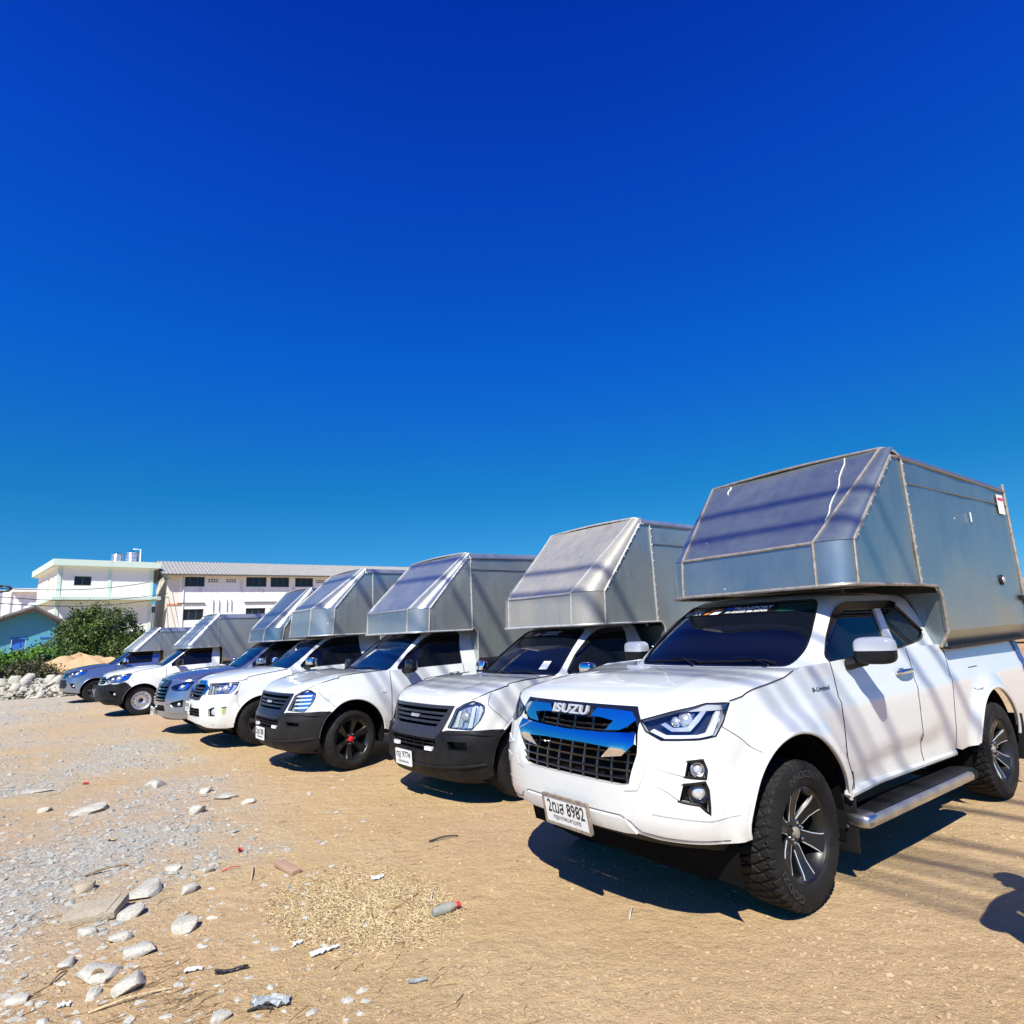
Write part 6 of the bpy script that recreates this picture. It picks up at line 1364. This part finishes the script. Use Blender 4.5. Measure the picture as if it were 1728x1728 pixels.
    mesh_obj('roof', [(-3.2, -.3, 5.55), (3.2, -.3, 5.55), (3.2, 5, 6.1), (-3.2, 5, 6.1)], [(0, 1, 2, 3)], 'grey_shed', t, False)
    # teal house with gable
    p = at(46, 1090, 36); t = empty('teal_house', (p.x, p.y, 0), R(37), 'small teal house with gable roof and blue door, half hidden by shrubs', 'house')
    panel('wall', [(-2.2, 0), (1.6, 0), (1.6, 3.15), (.2, 4.05), (-2.2, 3.2)], lambda a, b: (a, 0, b), 'teal_wall', t, holes=[[(-.75, 1.3), (-.1, 1.3), (-.1, 2.45), (-.75, 2.45)]], thick=.15, g=2, seg=1, smooth=False)
    panel('wall', [(-6, 0), (0, 0), (0, 3.1), (-6, 3.1)], lambda a, b: (-2.2, -a, b), 'teal_wall', t, thick=.1, g=2, seg=1, smooth=False)
    d = MB().box((-.42, .08, 1.9), (.62, .05, 1.14)).build('window', 'blue_door', t, False); MB().box((-.42, -.02, 2.5), (.8, .06, .07)).build('lintel', 'blue_door', t, False); MB().box((.95, -.02, 2.5), (.8, .06, .07)).build('lintel', 'blue_door', t, False)
    for nm, q0, q1, m_ in (('roof', (-2.9, 2.98), (.22, 4.22), 'tile_roof'), ('roof', (.2, 4.22), (2.2, 2.95), 'tile_roof')):
        vs = []
        for y in (-.6, 6.5): vs += [(q0[0], y, q0[1]), (q1[0], y, q1[1]), (q0[0], y, q0[1]+.1), (q1[0], y, q1[1]+.1)]
        mesh_obj(nm, vs, [(0, 1, 3, 2), (4, 6, 7, 5), (0, 2, 6, 4), (1, 5, 7, 3), (0, 4, 5, 1), (2, 3, 7, 6)], m_, t, False)
        n_ = 14
        for i in range(n_):
            y = -.6+7.1*i/n_; MB().tube([(q0[0], y, q0[1]+.12), (q1[0], y, q1[1]+.12)], .05, 5).build('roof_tile_row', m_, t)
    for q0, q1 in (((-2.9, 2.98), (.22, 4.22)), ((.2, 4.22), (2.2, 2.95))): MB().tube([(q0[0], -.63, q0[1]), (q1[0], -.63, q1[1])], .09, 6).build('barge_board', 'roof_dark', t)
    # white ribbed factory far left
    p = at(44, 1080, 66); t = empty('white_factory', (p.x, p.y, 0), R(40), 'white ribbed factory hall behind the teal house', 'building'); vs = []; n_ = 60
    for i in range(n_+1):
        a = -14+14*i/n_; top = 8.4+.0*a if a > -3.2 else 8.0+(a+3.2)*.16; vs += [(a, .18*(1 if (i//2) % 2 else 0), 0), (a, .18*(1 if (i//2) % 2 else 0), top)]
    mesh_obj('wall', vs, [(2*i, 2*i+2, 2*i+3, 2*i+1) for i in range(n_)], 'factory_white', t, False)
    MB().box((3.6, .2, 4.1), (7.2, .4, 8.2)).build('wall', 'factory_white', t, False); MB().box((3.0, -.1, 8.35), (9.2, 1.0, .35)).build('parapet', 'factory_white', t, False); MB().tube([(1.4, -.1, 0), (1.4, -.1, 8.2)], .1, 6).build('drain_pipe', 'grey_plastic', t)
    MB().tube([(-5.5, -.1, 5.6), (-5.5, -.1, 7.6)], .1, 6).build('chimney_pipe', 'dark_rubber_scrap', t)
    # glimpses at the right edge, beyond the nearest truck
    p = at(1722, 1060, 40); t = empty('red_roof_house', (p.x, p.y, 0), R(-20), 'cream house with red roof at the right edge of the picture', 'house')
    MB().box((2.6, 2, 1.3), (6, 4, 2.6)).build('wall', 'cream_wall', t, False)
    mesh_obj('roof', [(-.8, -.5, 2.5), (5.8, -.5, 2.5), (5.8, 2, 3.5), (-.8, 2, 3.5), (-.8, 4.5, 2.5), (5.8, 4.5, 2.5)], [(0, 1, 2, 3), (3, 2, 5, 4), (0, 3, 4)], 'red_roof', t, False)
    p = at(1735, 1090, 18); t = empty('timber_stack', (p.x, p.y, 0), R(-25), 'low brown timber wall behind the nearest truck at the right edge', 'wall')
    for i in range(9): MB().box((.6, 0, .14+.27*i), (3.2, .25, .22), None, .02).build('plank', 'pink_board', t)

# ------------------------------------------------------------------ overhead cables whose shadows stripe the trucks
def cables():
    n_w = Vector((.804, .595, 0)); d_w = Vector((.595, -.804, 0)); base = Vector((.25, 3.895, 0)); h0 = 16.0; k = Vector((-.165, -.835, 1))
    def P(w, s, h): return base+n_w*w+d_w*s+k*h
    for i, s in enumerate((-36, 30)):
        q = P(2.3, s, h0); t = empty('utility_pole', (q.x, q.y, 0), math.atan2(d_w.y, d_w.x), ['concrete utility pole carrying the overhead cables, far end', 'concrete utility pole carrying the overhead cables, near end'][i], 'utility pole', 'utility poles')
        mb = MB(); mb.add([(x*wd, y*wd, z) for z, wd in ((0, .2), (17.2, .12)) for x, y in ((-1, -1), (1, -1), (1, 1), (-1, 1))], [(0, 1, 5, 4), (1, 2, 6, 5), (2, 3, 7, 6), (3, 0, 4, 7), (4, 5, 6, 7)]); mb.build('pole', 'beige_pilaster', t, False)
        MB().box((0, .1, h0-.02), (.12, 3.2, .12)).build('crossarm', 'beige_pilaster', t, False); MB().box((0, .1, h0-.75), (.12, 1.6, .10)).build('crossarm', 'beige_pilaster', t, False)
    lab = ['overhead cable nearest to the street side', 'second overhead cable from the street side', 'third overhead cable from the street side', 'fourth overhead cable from the street side', 'fifth overhead cable from the street side', 'sixth overhead cable from the street side', 'thick overhead cable over the box noses', 'thick overhead cable farthest from the street']
    for i, (w, r_) in enumerate(((1.50, .028), (1.68, .026), (1.92, .022), (2.10, .045), (2.28, .024), (2.62, .036), (3.50, .042), (3.98, .042))):
        pts = []
        for j in range(41):
            s = -36+66*j/40; sag = .5*(1-((s+3)/33)**2); pts.append(P(w, s, h0-sag+.25))
        tag(MB().tube(pts, r_, 6).build('overhead_cable', 'dark_rubber_scrap', None), lab[i], 'cable', 'overhead cables')
    # lines by the far buildings
    for i, (y0, y1, d0, d1) in enumerate(((990, 975, 30, 58), (1014, 1006, 29, 57), (1002, 1000, 33, 60))):
        a, b = at(-60, y0, d0), at(292, y1, 50.3); pts = [a.lerp(b, t/20)-Vector((0, 0, .5*math.sin(math.pi*t/20))) for t in range(21)]
        tag(MB().tube(pts, .022, 5).build('power_line', 'dark_rubber_scrap', None), ['upper thin power line in front of the cream building', 'lower thin power line in front of the teal house', 'middle thin power line in front of the cream building'][i], 'cable', 'far power lines')
    c = at(3, 994, 30); mb = MB(); rg = random.Random(3)
    for i in range(7):
        ph = rg.uniform(0, 6); mb.tube([c+Vector((.42*math.cos(u*.6+ph), .1*math.sin(u+ph), .14*math.sin(u*.6+ph)+rg.uniform(-.03, .03))) for u in range(11)], .03, 5)
    o = mb.build('cable_coil', 'dark_rubber_scrap', None); tag(o, 'black coil of spare cable hanging at the left edge', 'cable')
# ------------------------------------------------------------------ bystander just outside the frame, whose shadow falls at the right edge
plain('shirt', (.06, .07, .10), .8); plain('trousers', (.05, .06, .12), .85); plain('skin', (.42, .25, .17), .55); plain('hair', (.02, .016, .014), .6); plain('shoe', (.03, .03, .03), .6)
def person():
    t = empty('person', (2.54, 2.54, 0), R(0), 'person in dark clothes standing right of the frame with one hand on the hip', 'person')
    def skin(name, joints, edges, mat, root=0, sub=2):
        me = bpy.data.meshes.new(name); me.from_pydata([j[0] for j in joints], edges, []); o = bpy.data.objects.new(name, me); COL.objects.link(o); o.parent = t
        m = o.modifiers.new('skin', 'SKIN'); m.use_smooth_shade = True
        for v, j in zip(me.skin_vertices[0].data, joints): v.radius = j[1] if isinstance(j[1], tuple) else (j[1], j[1])
        me.skin_vertices[0].data[root].use_root = True; s_ = o.modifiers.new('sub', 'SUBSURF'); s_.levels = s_.render_levels = sub
        bpy.context.view_layer.update(); ev = o.evaluated_get(bpy.context.evaluated_depsgraph_get()); nm = bpy.data.meshes.new_from_object(ev); o.modifiers.clear(); o.data = nm; nm.materials.clear(); nm.materials.append(M(mat))
        zs = [v.co.z for v in nm.vertices]
        return o
    # the person faces local +y; hands hold a phone in front of the face
    J = [((0, 0, .95), (.16, .11)), ((0, 0, 1.12), (.19, .11)), ((0, .01, 1.30), (.21, .12)), ((0, 0, 1.43), (.13, .09)), ((0, .01, 1.50), .055), ((0, .02, 1.56), .06), ((0, .03, 1.64), (.078, .095)), ((0, .02, 1.72), (.07, .085))]
    E = [(0, 1), (1, 2), (2, 3), (3, 4), (4, 5), (5, 6), (6, 7)]
    for s in (1, -1):
        b = len(J); J += [((s*.19, 0, 1.42), .062), ((s*.42, -.02, 1.16), .05), ((s*.26, .06, 1.02), .04), ((s*.17, .09, .98), .03)] if s < 0 else [((s*.19, 0, 1.42), .06), ((s*.24, .0, 1.14), .048), ((s*.25, .06, .90), .038), ((s*.25, .09, .82), .03)]; E += [(3, b), (b, b+1), (b+1, b+2), (b+2, b+3)]
        b = len(J); J += [((s*.10, 0, .88), .10), ((s*.11, .02, .50), .066), ((s*.12, -.01, .12), .044), ((s*.12, .02, .05), .045), ((s*.12, .16, .035), .032)]; E += [(0, b), (b, b+1), (b+1, b+2), (b+2, b+3), (b+3, b+4)]
    body = skin('body', J, E, 'skin')
    for m_ in ('shirt', 'trousers', 'shoe'): body.data.materials.append(M(m_))
    for p in body.data.polygons:
        z, r_ = p.center.z, abs(p.center.x)
        p.material_index = 0 if z > 1.47 or (z < 1.03 and p.center.y > .07 and abs(p.center.x) > .155 and z > .7) else (1 if z > .93 else (2 if z > .10 else 3))
    for s, h0_ in ((-1, Vector((-.17, .10, .98))), (1, Vector((.25, .09, .82)))):
        for i in range(5):
            dn = Vector((.02, .03, -.012)) if s < 0 else Vector((0, .012, -.03)); a = h0_+Vector((0, .008, (i-2)*.016)) if s < 0 else h0_+Vector(((i-2)*.0, (i-2)*.016, 0)); k = (.7, .95, 1.05, 1.0, .8)[i]
            pts = [(a, .012), (a+dn*k, .0095), (a+dn*1.9*k+Vector((0, .006, 0)), .009), (a+dn*2.6*k+Vector((-.008*s, .008, 0)), .008)]
            skin('finger', pts, [(0, 1), (1, 2), (2, 3)], 'skin', 0, 1)
    MB().sup((0, .005, 1.71), (.088, .105, .085), .9, None, 20, 10, -.25, 1).build('hair', 'hair', t)
    for s in (1, -1):
        MB().sup((s*.083, .02, 1.635), (.012, .025, .032), 1, None, 10, 6).build('ear', 'skin', t); MB().sup((s*.032, .115, 1.655), (.012, .008, .008), 1, None, 10, 6).build('eye', 'hair', t)
    MB().sup((0, .128, 1.625), (.012, .018, .025), 1, None, 10, 6).build('nose', 'skin', t); MB().sup((0, .112, 1.585), (.024, .008, .006), 1, None, 10, 6).build('mouth', 'red_scrap', t)
    o = empty('shadow_filler_bag', (2.54, 2.54, 0), 0, 'unseen bag added to fill the gap in the shadow of the person', 'bag')  # bag shape added outside the view so the arm loop casts a solid shadow
    MB().sup((-.27, -.02, 1.10), (.09, .12, .15), .5).build('bag_body', 'trousers', o); MB().tube([(-.27, -.12, 1.22), (-.16, -.12, 1.40), (.05, -.10, 1.50), (.08, .02, 1.51), (0, .14, 1.38), (-.2, .10, 1.22)], .014, 6).build('bag_strap', 'trousers', o)
# ------------------------------------------------------------------ build
make_ground()
buildings()
plants()
truck_a()
build_fleet()
cables()
ground_bits()
litter()
person()
